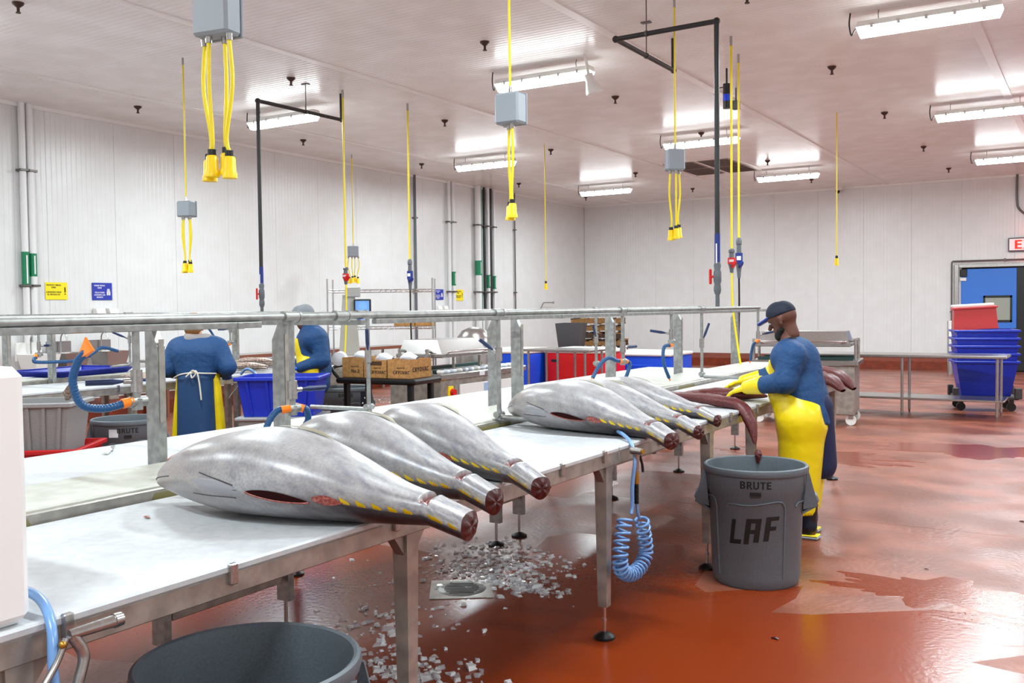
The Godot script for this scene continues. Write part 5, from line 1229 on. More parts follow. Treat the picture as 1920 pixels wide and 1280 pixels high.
	part("clamp", mb().box(V(-1.9, 2.59, ZB + 0.07), V(0.04, 0.07, 0.05), 0.004), M.rod, cd, true)
	var bo := thing("bollard", "steel bollard standing left of the blue door", "bollard", V(-2.85, 0, -23.2))
	part("pipe", mb().lathe(PackedVector2Array([Vector2(0, 0), Vector2(0.065, 0), Vector2(0.065, 1.19), Vector2(0.055, 1.21), Vector2(0, 1.215)]), 18), M.steel_bright, bo)
	part("base_patch", mb().lathe(PackedVector2Array([Vector2(0.05, 0.02), Vector2(0.16, 0.012), Vector2(0.22, 0.001)]), 18), M.curb, bo)
	var br := thing("wall_bracket", "small grey faucet bracket on the left wall near the corner", "bracket", V(XL + 0.02, 1.74, -22.4))
	part("arm", mb().tube(arc([V(0.0, -0.2, 0.2), V(0.1, -0.02, 0.2), V(0.12, 0, 0.15), V(0.12, 0, -0.3)]), 0.014, 8), M.galv, br)
	part("knob", mb().ell(V(0.12, 0, -0.32), V(0.03, 0.03, 0.03)), M.galv, br)

# ---- bins, cans, machines, racks
func trash_can(label: String, at: Vector3, turn: float, laf := false, sticker := false) -> Node3D:
	var t := thing("trash_can", label, "trash can", at, turn, "round grey trash cans")
	var shell := PackedVector2Array([Vector2(0, 0.012), Vector2(0.225, 0.012), Vector2(0.235, 0.0), Vector2(0.245, 0.012), Vector2(0.252, 0.06), Vector2(0.272, 0.53), Vector2(0.281, 0.54), Vector2(0.284, 0.645), Vector2(0.298, 0.65), Vector2(0.303, 0.668), Vector2(0.299, 0.685), Vector2(0.29, 0.69), Vector2(0.281, 0.685), Vector2(0.277, 0.66), Vector2(0.272, 0.56), Vector2(0.24, 0.03), Vector2(0, 0.03)])
	part("shell", mb().lathe(shell, 48, Vector3.ZERO, Basis.IDENTITY, 42), M.can_grey, t)
	for s in [-1.0, 1.0]:
		var T := Transform3D(Basis(V(s, 0, 0), V(0, 1, 0), V(0, 0, 1)), V(0, 0, 0))
		var h := part("handle", mb().hexa([V(s * 0.265, 0.44, -0.075), V(s * 0.35, 0.46, -0.06), V(s * 0.35, 0.46, -0.045), V(s * 0.265, 0.44, -0.06)], [V(s * 0.285, 0.65, -0.085), V(s * 0.3, 0.65, -0.08), V(s * 0.3, 0.65, -0.065), V(s * 0.285, 0.65, -0.07)]).hexa([V(s * 0.265, 0.44, 0.06), V(s * 0.35, 0.46, 0.045), V(s * 0.35, 0.46, 0.06), V(s * 0.265, 0.44, 0.075)], [V(s * 0.285, 0.65, 0.07), V(s * 0.3, 0.65, 0.065), V(s * 0.3, 0.65, 0.08), V(s * 0.285, 0.65, 0.085)]).box(V(s * 0.335, 0.5, 0), V(0.03, 0.05, 0.12), 0.01, Basis(Vector3.BACK, s * 0.3)).hexa([V(s * 0.26, 0.41, -0.07), V(s * 0.34, 0.455, -0.058), V(s * 0.34, 0.455, 0.058), V(s * 0.26, 0.41, 0.07)], [V(s * 0.26, 0.425, -0.07), V(s * 0.345, 0.475, -0.058), V(s * 0.345, 0.475, 0.058), V(s * 0.26, 0.425, 0.07)]), M.can_grey, t)
		h.set_meta("label", "side handle")
	for s in 4:   # wavy shoulder line of each raised panel
		var p := []
		for k in 25:
			var u := k / 24.0
			var an := (s * PI / 2) + (u - 0.5) * 1.25
			var y := 0.5 - 0.012 * sin(u * 5.0) - (0.03 * pow(absf(u - 0.5) * 2.0, 14.0))
			p.append(V(sin(an) * 0.2725, y, cos(an) * 0.2725))
		for k in 12: p.append(V(sin(s * PI / 2 + 0.64) * (0.271 - 0.0017 * k), 0.46 - 0.036 * k, cos(s * PI / 2 + 0.64) * (0.271 - 0.0017 * k)))
		part("panel_rib", mb().tube(p, 0.006, 6), M.can_grey, t)
	var w := part("lettering", bent(words("BRUTE", 0.042), 0.2835), M.print_black, t)
	w.position = V(0, 0.605, 0)
	w.scale = V(1.0, 1, 1.0)
	var em := mb().grid(8, 2, func(u: float, v: float) -> Vector3: return V(sin((u - 0.5) * 0.22) * 0.2845, 0.545 + 0.022 * v, cos((u - 0.5) * 0.22) * 0.2845))
	part("emblem", em, M.print_black, t)
	part("emblem_bar", mb().grid(8, 1, func(u: float, v: float) -> Vector3: return V(sin((u - 0.5) * 0.2) * 0.2848, 0.538 + 0.004 * v, cos((u - 0.5) * 0.2) * 0.2848)), M.dark, t)
	if sticker: part("sticker", mb().grid(6, 2, func(u: float, v: float) -> Vector3: return V(sin(-0.55 + u * 0.28) * 0.2845, 0.55 + 0.07 * v, cos(-0.55 + u * 0.28) * 0.2845)), M.sticker, t)
	if laf:
		var r := 0.268
		for b in [[0.0, 0.0, 0.025, 0.14], [0.0, 0.0, 0.07, 0.025], [0.085, 0.0, 0.03, 0.145], [0.085, 0.12, 0.085, 0.025], [0.14, 0.01, 0.03, 0.13], [0.1, 0.06, 0.06, 0.022], [0.195, 0.015, 0.03, 0.135], [0.195, 0.13, 0.075, 0.022], [0.2, 0.075, 0.06, 0.022]]:
			part("painted_stroke", mb().grid(4, 4, func(u: float, v: float) -> Vector3:
				var y: float = 0.265 + b[1] + b[3] * v
				var x: float = -0.155 + b[0] + b[2] * u + (y - 0.265) * 0.14
				var rr: float = 0.2502 + (y - 0.06) * 0.0425 + 0.0036
				return V(sin(x / r) * rr, y + (x + 0.1) * 0.05, cos(x / r) * rr)), M.print_black, t)
	return t

func tote(called: String, label: String, at: Vector3, turn: float, bot: Vector2, top: Vector2, h: float, m: Material, ribs := 5, group := "") -> Node3D:
	var t := thing(called, label, "bin", at, turn, group)
	part("shell", mb().tub(Vector3.ZERO, bot, top, h, 0.012), m, t)
	part("rim", mb().bx(-top.x * 0.5 - 0.025, top.x * 0.5 + 0.025, h - 0.035, h, -top.y * 0.5 - 0.025, -top.y * 0.5 + 0.012, 0.006).bx(-top.x * 0.5 - 0.025, top.x * 0.5 + 0.025, h - 0.035, h, top.y * 0.5 - 0.012, top.y * 0.5 + 0.025, 0.006).bx(-top.x * 0.5 - 0.025, -top.x * 0.5 + 0.012, h - 0.035, h, -top.y * 0.5, top.y * 0.5, 0.006).bx(top.x * 0.5 - 0.012, top.x * 0.5 + 0.025, h - 0.035, h, -top.y * 0.5, top.y * 0.5, 0.006), m, t)
	for k in ribs:
		var u := (k + 0.5) / ribs - 0.5
		for s in [-1.0, 1.0]:
			part("rib", mb().hexa([V(bot.x * u - 0.012, 0.02, s * (bot.y * 0.5 - 0.002)), V(bot.x * u + 0.012, 0.02, s * (bot.y * 0.5 - 0.002)), V(bot.x * u + 0.012, 0.02, s * (bot.y * 0.5 + 0.014)), V(bot.x * u - 0.012, 0.02, s * (bot.y * 0.5 + 0.014))], [V(top.x * u - 0.012, h - 0.035, s * (top.y * 0.5 - 0.002)), V(top.x * u + 0.012, h - 0.035, s * (top.y * 0.5 - 0.002)), V(top.x * u + 0.012, h - 0.035, s * (top.y * 0.5 + 0.014)), V(top.x * u - 0.012, h - 0.035, s * (top.y * 0.5 + 0.014))]), m, t)
	return t

func insulated_bin(label: String, at: Vector3, turn: float, s: Vector3, m: Material) -> void:
	var t := thing("insulated_bin", label, "bin", at, turn, "large insulated bins")
	part("body", mb().box(V(0, 0.1 + (s.y - 0.1) * 0.5, 0), V(s.x, s.y - 0.1, s.z), 0.03), m, t)
	part("foot", mb().box(V(-s.x * 0.4, 0.05, 0), V(0.12, 0.1, s.z * 0.9), 0.01).box(V(s.x * 0.4, 0.05, 0), V(0.12, 0.1, s.z * 0.9), 0.01).box(V(0, 0.05, 0), V(0.12, 0.1, s.z * 0.9), 0.01), m, t)
	part("lid", mb().box(V(0, s.y + 0.025, 0), V(s.x + 0.04, 0.06, s.z + 0.04), 0.02).box(V(0, s.y + 0.065, 0), V(s.x * 0.8, 0.03, s.z * 0.8), 0.012), M.white_plastic, t)
	part("recess", mb().box(V(0.05, s.y * 0.6, s.z * 0.5), V(s.x * 0.4, s.y * 0.3, 0.012), 0.005), m, t)
	part("emblem", mb().box(V(-s.x * 0.3, s.y * 0.82, s.z * 0.5 + 0.002), V(0.16, 0.05, 0.004), 0.001), M.dark, t)

func steel_table(label: String, x0: float, x1: float, z0: float, z1: float, h: float, shelf: float, lx: Array) -> void:
	var t := thing("steel_table", label, "table", V((x0 + x1) * 0.5, 0, (z0 + z1) * 0.5), 0, "plain steel tables")
	part("top", mb().bx(x0, x1, h - 0.04, h, z0, z1, 0.008), M.steel_bright, t, true)
	if shelf > 0.0: part("shelf", mb().bx(x0 + 0.03, x1 - 0.03, shelf - 0.03, shelf, z0 - 0.03, z1 + 0.03, 0.006), M.steel_bright, t, true)
	for x in lx:
		for z in [z0 - 0.05, z1 + 0.05]:
			part("leg", mb().cyl(V(x, 0.05, z), V(x, h - 0.04, z), 0.02, -1, 12).cyl(V(x, 0, z), V(x, 0.06, z), 0.012, 0.02, 12), M.steel_bright, t, true)

func carton(label: String, at: Vector3, turn: float, s: Vector3, text: String, notch := false) -> void:
	var t := thing("carton", label, "box", at, turn, "open cartons on the black cart")
	part("walls", mb().tub(Vector3.ZERO, Vector2(s.x, s.z), Vector2(s.x, s.z), s.y, 0.006), M.carton, t)
	var w := part("lettering", words(text, s.y * 0.17), M.carton_print, t)
	w.position = V(s.x * 0.12, s.y * 0.32, s.z * 0.5 + 0.001)
	var w2 := part("lettering", words("Sealed for", s.y * 0.08, 0.002, false), M.carton_print, t)
	w2.position = V(s.x * 0.1, s.y * 0.56, s.z * 0.5 + 0.001)
	var w3 := part("lettering", words(text, s.y * 0.24), M.carton_print, t)
	w3.position = V(s.x * 0.5 + 0.001, s.y * 0.45, 0); w3.rotation.y = PI / 2
	part("plastic_bag", lump([V(-s.x * 0.35, s.y * 0.98, 0), V(0, s.y * 1.08, 0.02), V(s.x * 0.35, s.y * 0.98, 0)], [0.03, 0.085, 0.04], 0.65, int(s.x * 1000) + int(at.z * 10)), M.bag, t)
	if notch: part("hand_hole", mb().box(V(0, s.y * 0.82, s.z * 0.5 + 0.001), V(s.x * 0.6, s.y * 0.22, 0.004), 0.001), M.carton_dark, t)

func sealer(label: String, at: Vector3, turn: float, w: float, lx: float, lw: float) -> void:   # chamber vacuum sealer
	var t := thing("vacuum_sealer", label, "machine", at, turn, "steel chamber sealers")
	var h := w * 0.5
	part("cabinet", mb().box(V(0, 0.47, 0), V(w - 0.1, 0.66, 0.75), 0.012), M.steel, t)
	part("deck", mb().box(V(0, 0.83, 0), V(w, 0.07, 0.82), 0.012), M.steel_bright, t)
	for s in [-1.0, 1.0]:
		for q in [-1.0, 1.0]:
			var c := part("caster", mb().cyl(V(s * (h - 0.1), 0.07, q * 0.3 - 0.02), V(s * (h - 0.1), 0.07, q * 0.3 + 0.02), 0.068, -1, 14), M.white_plastic, t)
			part("fork", mb().box(V(s * (h - 0.1), 0.12, q * 0.3), V(0.06, 0.06, 0.06)), M.steel, c)
			var arm := part("lid_arm", mb().cyl(V(lx + s * (lw * 0.5 + 0.07), 0.86, q * 0.2), V(lx + s * (lw * 0.5 + 0.07), 1.15, q * 0.2), 0.02, -1, 10), M.steel, t)
			part("pivot", mb().cyl(V(lx + s * (lw * 0.5 + 0.09), 1.13, q * 0.2), V(lx + s * (lw * 0.5 - 0.02), 1.12, q * 0.18), 0.016, -1, 8), M.steel_bright, arm)
	var g := lw * 0.5
	var lid := part("lid", mb().hexa([V(lx - g, 1.08, -0.28), V(lx + g, 1.08, -0.28), V(lx + g, 1.08, 0.36), V(lx - g, 1.08, 0.36)], [V(lx - g + 0.05, 1.25, -0.22), V(lx + g - 0.05, 1.25, -0.22), V(lx + g - 0.05, 1.25, 0.26), V(lx - g + 0.05, 1.25, 0.26)]), M.steel_bright, t)
	part("lid_rim", mb().box(V(lx, 1.07, 0.04), V(lw + 0.04, 0.045, 0.68), 0.008), M.steel_bright, lid)
	part("lid_handle", mb().tube(arc([V(lx - g + 0.1, 1.1, 0.38), V(lx - g + 0.1, 1.12, 0.45), V(lx + g - 0.1, 1.12, 0.45), V(lx + g - 0.1, 1.1, 0.38)]), 0.012, 8), M.chrome, lid)
	for q in [0.25, -0.25]: part("seal_bar", mb().box(V(0, 0.885, q), V(w - 0.15, 0.04, 0.03), 0.004), M.dark_green, t)
	var pn := part("control_panel", mb().box(V(0.05, 0.64, 0.38), V(w * 0.62, 0.16, 0.02), 0.004), M.paper, t)
	part("label_plate", mb().box(V(0.08, 0.64, 0.393), V(0.22, 0.13, 0.006), 0.002), M.sticker_blue, pn)
	part("switch_plate", mb().box(V(-h * 0.76, 0.64, 0.38), V(0.1, 0.15, 0.02), 0.004), M.sign_yellow, t)
	part("stop_knob", mb().cyl(V(-h * 0.76 + 0.02, 0.64, 0.39), V(-h * 0.76 + 0.02, 0.64, 0.43), 0.045, 0.04, 14), M.red, t)
	for x in [-0.1, 0.12]: part("warning_label", mb().box(V(x, 0.83, 0.412), V(0.11, 0.05, 0.003)), M.sticker, t)

func equipment() -> void:
	trash_can("grey trash can painted with black letters, on the wet floor at right", V(-1.723, 0, -5.504), 0.3, true)
	trash_can("grey trash can at the bottom edge, under the nearest table", V(-1.94, 0, -1.775), 0.55)
	trash_can("grey trash can behind the leftmost front rail post, pale sticker on it", V(-7.29, 0, -5.34), 0.95, false, true)
	trash_can("grey trash can between the man in grey cap and the black cart", V(-7.75, 0, -8.72), 0.72)
	solo("meat_scrap", lump([V(0, 0.03, 0), V(0.0, 0.0, 0.012), V(0.0, -0.05, 0.02)], [0.012, 0.024, 0.008], 0.8, 13), M.loin, "small red scrap hanging on the trash can's rim", "meat", V(-1.79, 0.695, -5.785))
	tote("grey_tote", "grey plastic tote standing in a red tub at the left", V(-7.1, 0.33, -4.42), 0.65, Vector2(0.46, 0.38), Vector2(0.6, 0.5), 0.6, M.tote_grey, 5)
	tote("red_tub", "shallow red tub under the grey tote at the left", V(-7.1, 0.301, -4.42), 0.65, Vector2(0.66, 0.56), Vector2(0.74, 0.64), 0.28, M.tub_red, 4)
	var dk := thing("tub_stand", "low grey stand under the red tub at the left", "stand", V(-7.1, 0, -4.42), 0.65)
	part("body", mb().box(V(0, 0.15, 0), V(0.6, 0.3, 0.5), 0.015), M.tote_grey, dk)
	solo("fish_scrap", lump([V(0, 0, 0), V(0.03, 0.06, 0.0), V(0.08, 0.12, 0.02)], [0.02, 0.05, 0.02], 0.5, 17), M.fillet, "white fish scrap sticking out of the grey tote", "fish", V(-7.05, 0.92, -4.62))
	var st := thing("tote_stand", "grey stand under the large blue tote", "stand", V(-6.6, 0, -6.55), 0.55)
	part("body", mb().hexa([V(-0.32, 0, -0.22), V(0.32, 0, -0.22), V(0.32, 0, 0.22), V(-0.32, 0, 0.22)], [V(-0.36, 0.6, -0.26), V(0.36, 0.6, -0.26), V(0.36, 0.6, 0.26), V(-0.36, 0.6, 0.26)]), M.tote_grey, st)
	part("rim", mb().box(V(0, 0.615, 0), V(0.78, 0.03, 0.58), 0.008), M.tote_grey, st)
	var bt := tote("blue_tote", "large blue tote with white sticker before the man in grey cap", V(-6.6, 0.632, -6.55), 0.55, Vector2(0.64, 0.42), Vector2(0.74, 0.52), 0.37, M.tote_blue, 4)
	part("sticker", mb().box(V(0.16, 0.26, 0.252), V(0.07, 0.07, 0.004)), M.sticker, bt)
	var gh := thing("corrugated_hose", "grey corrugated drain hose hanging right of the woman", "hose", V(-7.2, 0, -6.78))
	var gm := mb()
	for k in 30: gm.lathe(PackedVector2Array([Vector2(0.03, -0.012), Vector2(0.042, 0), Vector2(0.03, 0.012)]), 14, V(0.015 * sin(k * 0.2), 0.25 + 0.024 * k, 0.01 * k * 0.1), Basis.IDENTITY, 80)
	part("hose", gm, M.hose_grey, gh)
	part("tie", mb().tube(arc([V(0, 0.97, 0), V(-0.04, 1.02, 0.03), V(-0.1, 1.03, 0.05), V(-0.16, 0.98, 0.06)]), 0.014, 8), M.hose_clear, gh)
	part("hook", mb().tube(arc([V(0, 0.95, 0), V(-0.1, 0.9, 0.1), V(-0.18, 0.75, 0.2)]), 0.008, 6), M.steel_bright, gh)
	# cart with cartons
	var ct := thing("utility_cart", "black plastic utility cart carrying the open cartons", "cart", V(-6.5, 0, -8.0), 0.1)
	part("top_shelf", mb().box(V(0, 0.86, 0), V(1.0, 0.06, 0.56), 0.02), M.black, ct)
	part("bottom_shelf", mb().box(V(0, 0.25, 0), V(0.9, 0.06, 0.5), 0.02), M.black, ct)
	for s in [-1.0, 1.0]:
		for q in [-1.0, 1.0]:
			part("leg", mb().box(V(s * 0.4, 0.55, q * 0.2), V(0.06, 0.6, 0.06), 0.01), M.black, ct)
			part("wheel", mb().cyl(V(s * 0.4, 0.08, q * 0.2 - 0.02), V(s * 0.4, 0.08, q * 0.2 + 0.02), 0.078, -1, 14).cyl(V(s * 0.4, 0.1, q * 0.2), V(s * 0.4, 0.24, q * 0.2), 0.015), M.rubber, ct)
	part("push_handle", mb().tube(arc([V(-0.5, 0.87, 0.2), V(-0.58, 0.99, 0.2), V(-0.58, 0.99, -0.2), V(-0.5, 0.87, -0.2)]), 0.018, 8), M.black, ct)
	var B := Basis(Vector3.UP, 0.1)
	var co := V(-6.5, 0.892, -8.0)
	carton("left carton on the black cart with handwriting", co + B * V(-0.33, 0, 0.0), 0.1, V(0.27, 0.21, 0.38), "No 2")
	carton("middle carton on the black cart with a cut-out hand hole", co + B * V(-0.03, 0, 0.02), 0.1, V(0.28, 0.19, 0.38), "CRYOVAC", true)
	carton("right carton on the black cart with large print on its side", co + B * V(0.28, 0, 0.02), 0.04, V(0.28, 0.2, 0.4), "CRYOVAC")
	solo("paper_roll", mb().cyl(V(0, 0, -0.1), V(0, 0, 0.1), 0.075, -1, 20), M.paper, "white paper roll at the left end of the black cart", "roll", co + B * V(-0.6, 0.19, 0.05), 0.6)
	var pp := thing("shelf_upright", "black punched steel upright below the cartons", "upright", V(-6.25, 0, -7.3), 0.3)
	part("angle", mb().box(V(0, 0.4, 0), V(0.07, 0.8, 0.006)).box(V(0.035, 0.4, 0.02), V(0.006, 0.8, 0.05)), M.black, pp)
	for k in 14: part("hole", mb().cyl(V(-0.012 * (1 - 2 * (k % 2)), 0.06 + 0.052 * k, 0.003), V(-0.012 * (1 - 2 * (k % 2)), 0.06 + 0.052 * k, 0.0045), 0.008, -1, 8), M.paper, pp)
	part("foot_plate", mb().box(V(0, 0.01, 0), V(0.1, 0.02, 0.08), 0.002), M.black, pp)
	sealer("steel vacuum sealer with raised lid behind the cartons", V(-6.8, 0, -9.75), PI / 2, 1.9, -0.38, 0.95)
	var dm := thing("dome_tank", "rounded steel dome beside the raised lid of the left sealer", "tank", V(-7.55, 0, -11.2))
	part("dome", mb().lathe(PackedVector2Array([Vector2(0, 0.3), Vector2(0.24, 0.3), Vector2(0.26, 0.36), Vector2(0.26, 1.1), Vector2(0.24, 1.2), Vector2(0.17, 1.3), Vector2(0.08, 1.34), Vector2(0, 1.35)]), 28), M.steel_bright, dm)
	part("lid_handle", mb().tube(arc([V(-0.1, 1.12, 0.24), V(-0.05, 1.14, 0.32), V(0.2, 1.16, 0.28), V(0.24, 1.12, 0.14)]), 0.012, 8), M.chrome, dm)
	for k in 3: part("leg", mb().cyl(V(cos(k * 2.1) * 0.2, 0, sin(k * 2.1) * 0.2), V(cos(k * 2.1) * 0.2, 0.32, sin(k * 2.1) * 0.2), 0.02), M.steel, dm)
	for k in 14: solo("bagged_portion", mb().box(V(0, 0.02, 0), V(0.09, 0.045, 0.06), 0.016), M.bag if k % 3 else M.white_plastic, "small white bagged portion on the left sealer's deck", "bag", V(-6.8, 0.866, -9.75) + V(0.33, 0, 0.85 - 0.125 * k), 0.2 * (k % 4), "bagged portions on the left sealer")
	sealer("steel vacuum sealer behind the man in the cap", V(-3.45, 0, -13.35), 0.12, 1.4, -0.02, 1.2)
	# wire shelving behind the sealer
	var ws := thing("wire_shelving", "chrome wire shelving unit in front of the left wall", "shelving", V(-9.0, 0, -10.95), 0.555)
	for s in [-1.0, 1.0]:
		for q in [-1.0, 1.0]: part("post", mb().cyl(V(s * 0.76, 0, q * 0.22), V(s * 0.76, 2.06, q * 0.22), 0.013, -1, 10), M.chrome, ws)
	for y in [0.3, 0.9, 1.36, 1.9]:
		var wm := mb()
		for q in [-1.0, 1.0]:
			wm.tube([V(-0.76, y, q * 0.22), V(0.76, y, q * 0.22)], 0.005, 6).tube([V(-0.76, y - 0.035, q * 0.22), V(0.76, y - 0.035, q * 0.22)], 0.005, 6)
			for k in 20: wm.tube([V(-0.76 + 0.076 * k, y - 0.035, q * 0.22), V(-0.72 + 0.076 * k, y, q * 0.22)], 0.003, 4)
		for k in 26: wm.tube([V(-0.76 + 0.0608 * k, y, -0.22), V(-0.76 + 0.0608 * k, y, 0.22)], 0.003, 4)
		part("wire_shelf", wm, M.chrome, ws)
	var W := Basis(Vector3.UP, 0.555)
	var wo := V(-9.0, 1.365, -10.95)
	solo("carton_flat", mb().box(V(0, 0.06, 0), V(0.3, 0.12, 0.3), 0.004), M.carton, "small brown carton on the wire shelving, left one", "box", wo + W * V(0.34, 0, 0), 0.555, "cartons on the wire shelving")
	solo("carton_flat", mb().box(V(0, 0.06, 0), V(0.26, 0.12, 0.3), 0.004), M.carton, "small brown carton on the wire shelving, right one", "box", wo + W * V(0.63, 0, 0), 0.555, "cartons on the wire shelving")
	solo("blue_bag", lump([V(-0.25, 0.03, 0), V(0, 0.05, 0.02), V(0.25, 0.03, 0)], [0.03, 0.07, 0.03], 0.8, 91), M.bag_blue, "bright blue plastic bag on the wire shelving", "bag", wo + W * V(-0.45, 0.05, 0.05), 0.555)
	var sc := thing("label_printer", "grey weigh scale with blue screen by the wire shelving", "scale", V(-8.98, 0, -10.2), 0.6)
	part("column", mb().hexa([V(-0.14, 0.9, -0.1), V(0.14, 0.9, -0.1), V(0.14, 0.9, 0.1), V(-0.14, 0.9, 0.1)], [V(-0.08, 1.82, -0.06), V(0.08, 1.82, -0.06), V(0.08, 1.82, 0.06), V(-0.08, 1.82, 0.06)]), M.scale_grey, sc)
	part("printer_head", mb().box(V(0.06, 1.86, 0.02), V(0.2, 0.14, 0.14), 0.01), M.scale_grey, sc)
	var mo := part("monitor", mb().box(V(0.2, 1.66, 0.1), V(0.24, 0.2, 0.04), 0.01), M.black, sc)
	part("screen", mb().box(V(0.2, 1.66, 0.121), V(0.19, 0.15, 0.003)), M.screen, mo)
	var sl := OmniLight3D.new()
	sl.name = "screen_glow"; sl.light_color = Color(0.5, 0.7, 1.0); sl.light_energy = 0.03; sl.light_size = 0.08; sl.omni_range = 30; sl.shadow_enabled = true
	sc.add_child(sl)
	sl.position = V(0.2, 1.66, 0.2)
	part("platform", mb().box(V(0.1, 0.96, 0.2), V(0.55, 0.05, 0.45), 0.01), M.steel_bright, sc)
	part("stand", mb().box(V(0, 0.46, 0), V(0.5, 0.9, 0.4), 0.01), M.steel, sc)
	# insulated bins, steel table, pallets at the back
	insulated_bin("large blue insulated bin left of the red one", V(-9.1, 0, -14.95), 0.0, V(1.0, 0.8, 1.0), M.bin_blue)
	insulated_bin("large red insulated bin behind the steel table", V(-7.98, 0, -15.45), 0.0, V(1.15, 0.8, 1.0), M.bin_red)
	insulated_bin("large blue insulated bin right of the red one, before the curb", V(-7.45, 0, -17.1), 0.0, V(1.35, 0.68, 1.1), M.bin_blue)
	steel_table("narrow steel table in front of the red and blue bins", -8.15, -6.9, -13.5, -14.2, 0.93, 0.0, [-8.05, -7.5, -7.0])
	steel_table("long steel table with a low shelf in front of the stacked tubs", -3.7, -1.08, -14.5, -15.22, 0.88, 0.27, [-3.6, -2.42, -1.2])
	rng.seed = 12
	for k in 9:
		var p := thing("wooden_pallet", "worn wooden pallet in the stack at the back, number %s from the floor" % ["one", "two", "three", "four", "five", "six", "seven", "eight", "nine"][k], "pallet", V(-9.25 + rng.randf_range(-0.08, 0.08), 0.155 * k + 0.001, -18.6 + rng.randf_range(-0.06, 0.06)), 0.4 + rng.randf_range(-0.08, 0.08), "stacked wooden pallets")
		for q in 3: part("stringer", mb().box(V(0, 0.065, -0.5 + 0.5 * q), V(1.1, 0.09, 0.045)), M.wood if k % 3 else M.wood_dark, p)
		for q in 6:
			part("deck_board", mb().box(V(-0.5 + 0.2 * q, 0.12, 0), V(0.12, 0.02, 1.05)), M.wood if (k + q) % 4 else M.wood_dark, p)
			if q % 2 == 0: part("deck_board", mb().box(V(-0.5 + 0.25 * q, 0.01, 0), V(0.12, 0.02, 1.05)), M.wood_dark, p)
	var tf := thing("tilted_hopper", "dark grey hopper leaning left of the pallet stack", "hopper", V(-8.88, 0, -16.62), 0.3)
	part("shell", mb().tub(V(0, 0.1, 0), Vector2(0.22, 0.6), Vector2(0.5, 0.75), 1.2, 0.02), M.hopper, tf)
	part("base", mb().box(V(0, 0.05, 0), V(0.3, 0.1, 0.5), 0.01), M.hopper, tf)
	# stacked tubs on a dolly
	var dl := thing("tub_dolly", "black wheeled dolly under the stacked blue tubs", "dolly", V(-1.5, 0, -15.95), 0.25)
	part("deck", mb().box(V(0, 0.2, 0), V(0.86, 0.05, 0.6), 0.012).box(V(-0.42, 0.27, 0.28), V(0.08, 0.16, 0.08), 0.01).box(V(0.42, 0.27, 0.28), V(0.1, 0.16, 0.08), 0.01).box(V(-0.42, 0.27, -0.28), V(0.08, 0.16, 0.08), 0.01).box(V(0.42, 0.27, -0.28), V(0.08, 0.16, 0.08), 0.01), M.hopper, dl)
	for s in [-1.0, 1.0]:
		for q in [-1.0, 1.0]: part("caster", mb().cyl(V(s * 0.34, 0.065, q * 0.22 - 0.018), V(s * 0.34, 0.065, q * 0.22 + 0.018), 0.063, -1, 14).box(V(s * 0.34, 0.14, q * 0.22), V(0.06, 0.08, 0.07)), M.rubber, dl)
	for k in 5: tote("stacked_tub", "blue tub in the nested stack on the dolly, %s" % ["lowest", "second from the bottom", "middle one", "second from the top", "topmost"][k], V(-1.5, 0.228 + 0.115 * k, -15.95), 0.25, Vector2(0.66, 0.44), Vector2(0.84, 0.6), 0.52, M.tote_blue, 0, "nested blue tubs on the dolly")
	var rt := tote("red_tub", "faded red tub with white lid tilted on top of the blue tubs", V(-1.62, 1.215, -15.9), 0.2, Vector2(0.6, 0.4), Vector2(0.56, 0.38), 0.34, M.tote_red, 0)
	part("white_lid", mb().box(V(-0.02, 0.36, 0), V(0.56, 0.04, 0.4), 0.01), M.white_plastic, rt)
	rt.rotation.z = 0.05
	var cv := thing("conveyor_end", "beige conveyor end plate at the right edge", "conveyor", V(-0.35, 0, -11.0), 0.2)
	part("side_plate", mb().ext(PackedVector2Array([Vector2(-0.1, 0.72), Vector2(0.8, 0.72), Vector2(0.8, 1.0), Vector2(-0.1, 1.0), Vector2(-0.17, 0.97), Vector2(-0.2, 0.9), Vector2(-0.2, 0.82), Vector2(-0.17, 0.75)]), 0.5, Transform3D(Basis.IDENTITY, V(0, 0, -0.5))), M.scale_grey, cv)
	part("knob", mb().ell(V(-0.1, 0.9, 0.02), V(0.05, 0.045, 0.04)), M.white_plastic, cv)
	part("leg", mb().box(V(0.6, 0.36, -0.25), V(0.06, 0.72, 0.06)), M.steel, cv)
	# the white slab standing on the nearest table
	solo("white_divider", mb().box(V(0, 0.285, 0), V(0.42, 0.57, 0.8), 0.022), M.divider_white, "tall white plastic box on the nearest table at the left edge", "box", V(-2.23, 0.932, -0.83))
	# low cart with black wheels under the front line's far end
	var lc := thing("low_cart", "low steel cart with black wheels behind the front line", "cart", V(-4.9, 0, -10.6), 0.2)
	part("bed", mb().box(V(0, 0.42, 0), V(1.3, 0.05, 0.7), 0.008), M.steel_bright, lc)
	part("frame", mb().tube(arc([V(-0.6, 0.4, 0.3), V(-0.6, 0.16, 0.3), V(0.6, 0.16, 0.3), V(0.6, 0.4, 0.3)]), 0.018, 8), M.dark, lc)
	for s in [-1.0, 1.0]:
		for q in [-1.0, 1.0]: part("wheel", mb().cyl(V(s * 0.5, 0.13, q * 0.32 - 0.025), V(s * 0.5, 0.13, q * 0.32 + 0.025), 0.128, -1, 18), M.rubber, lc)

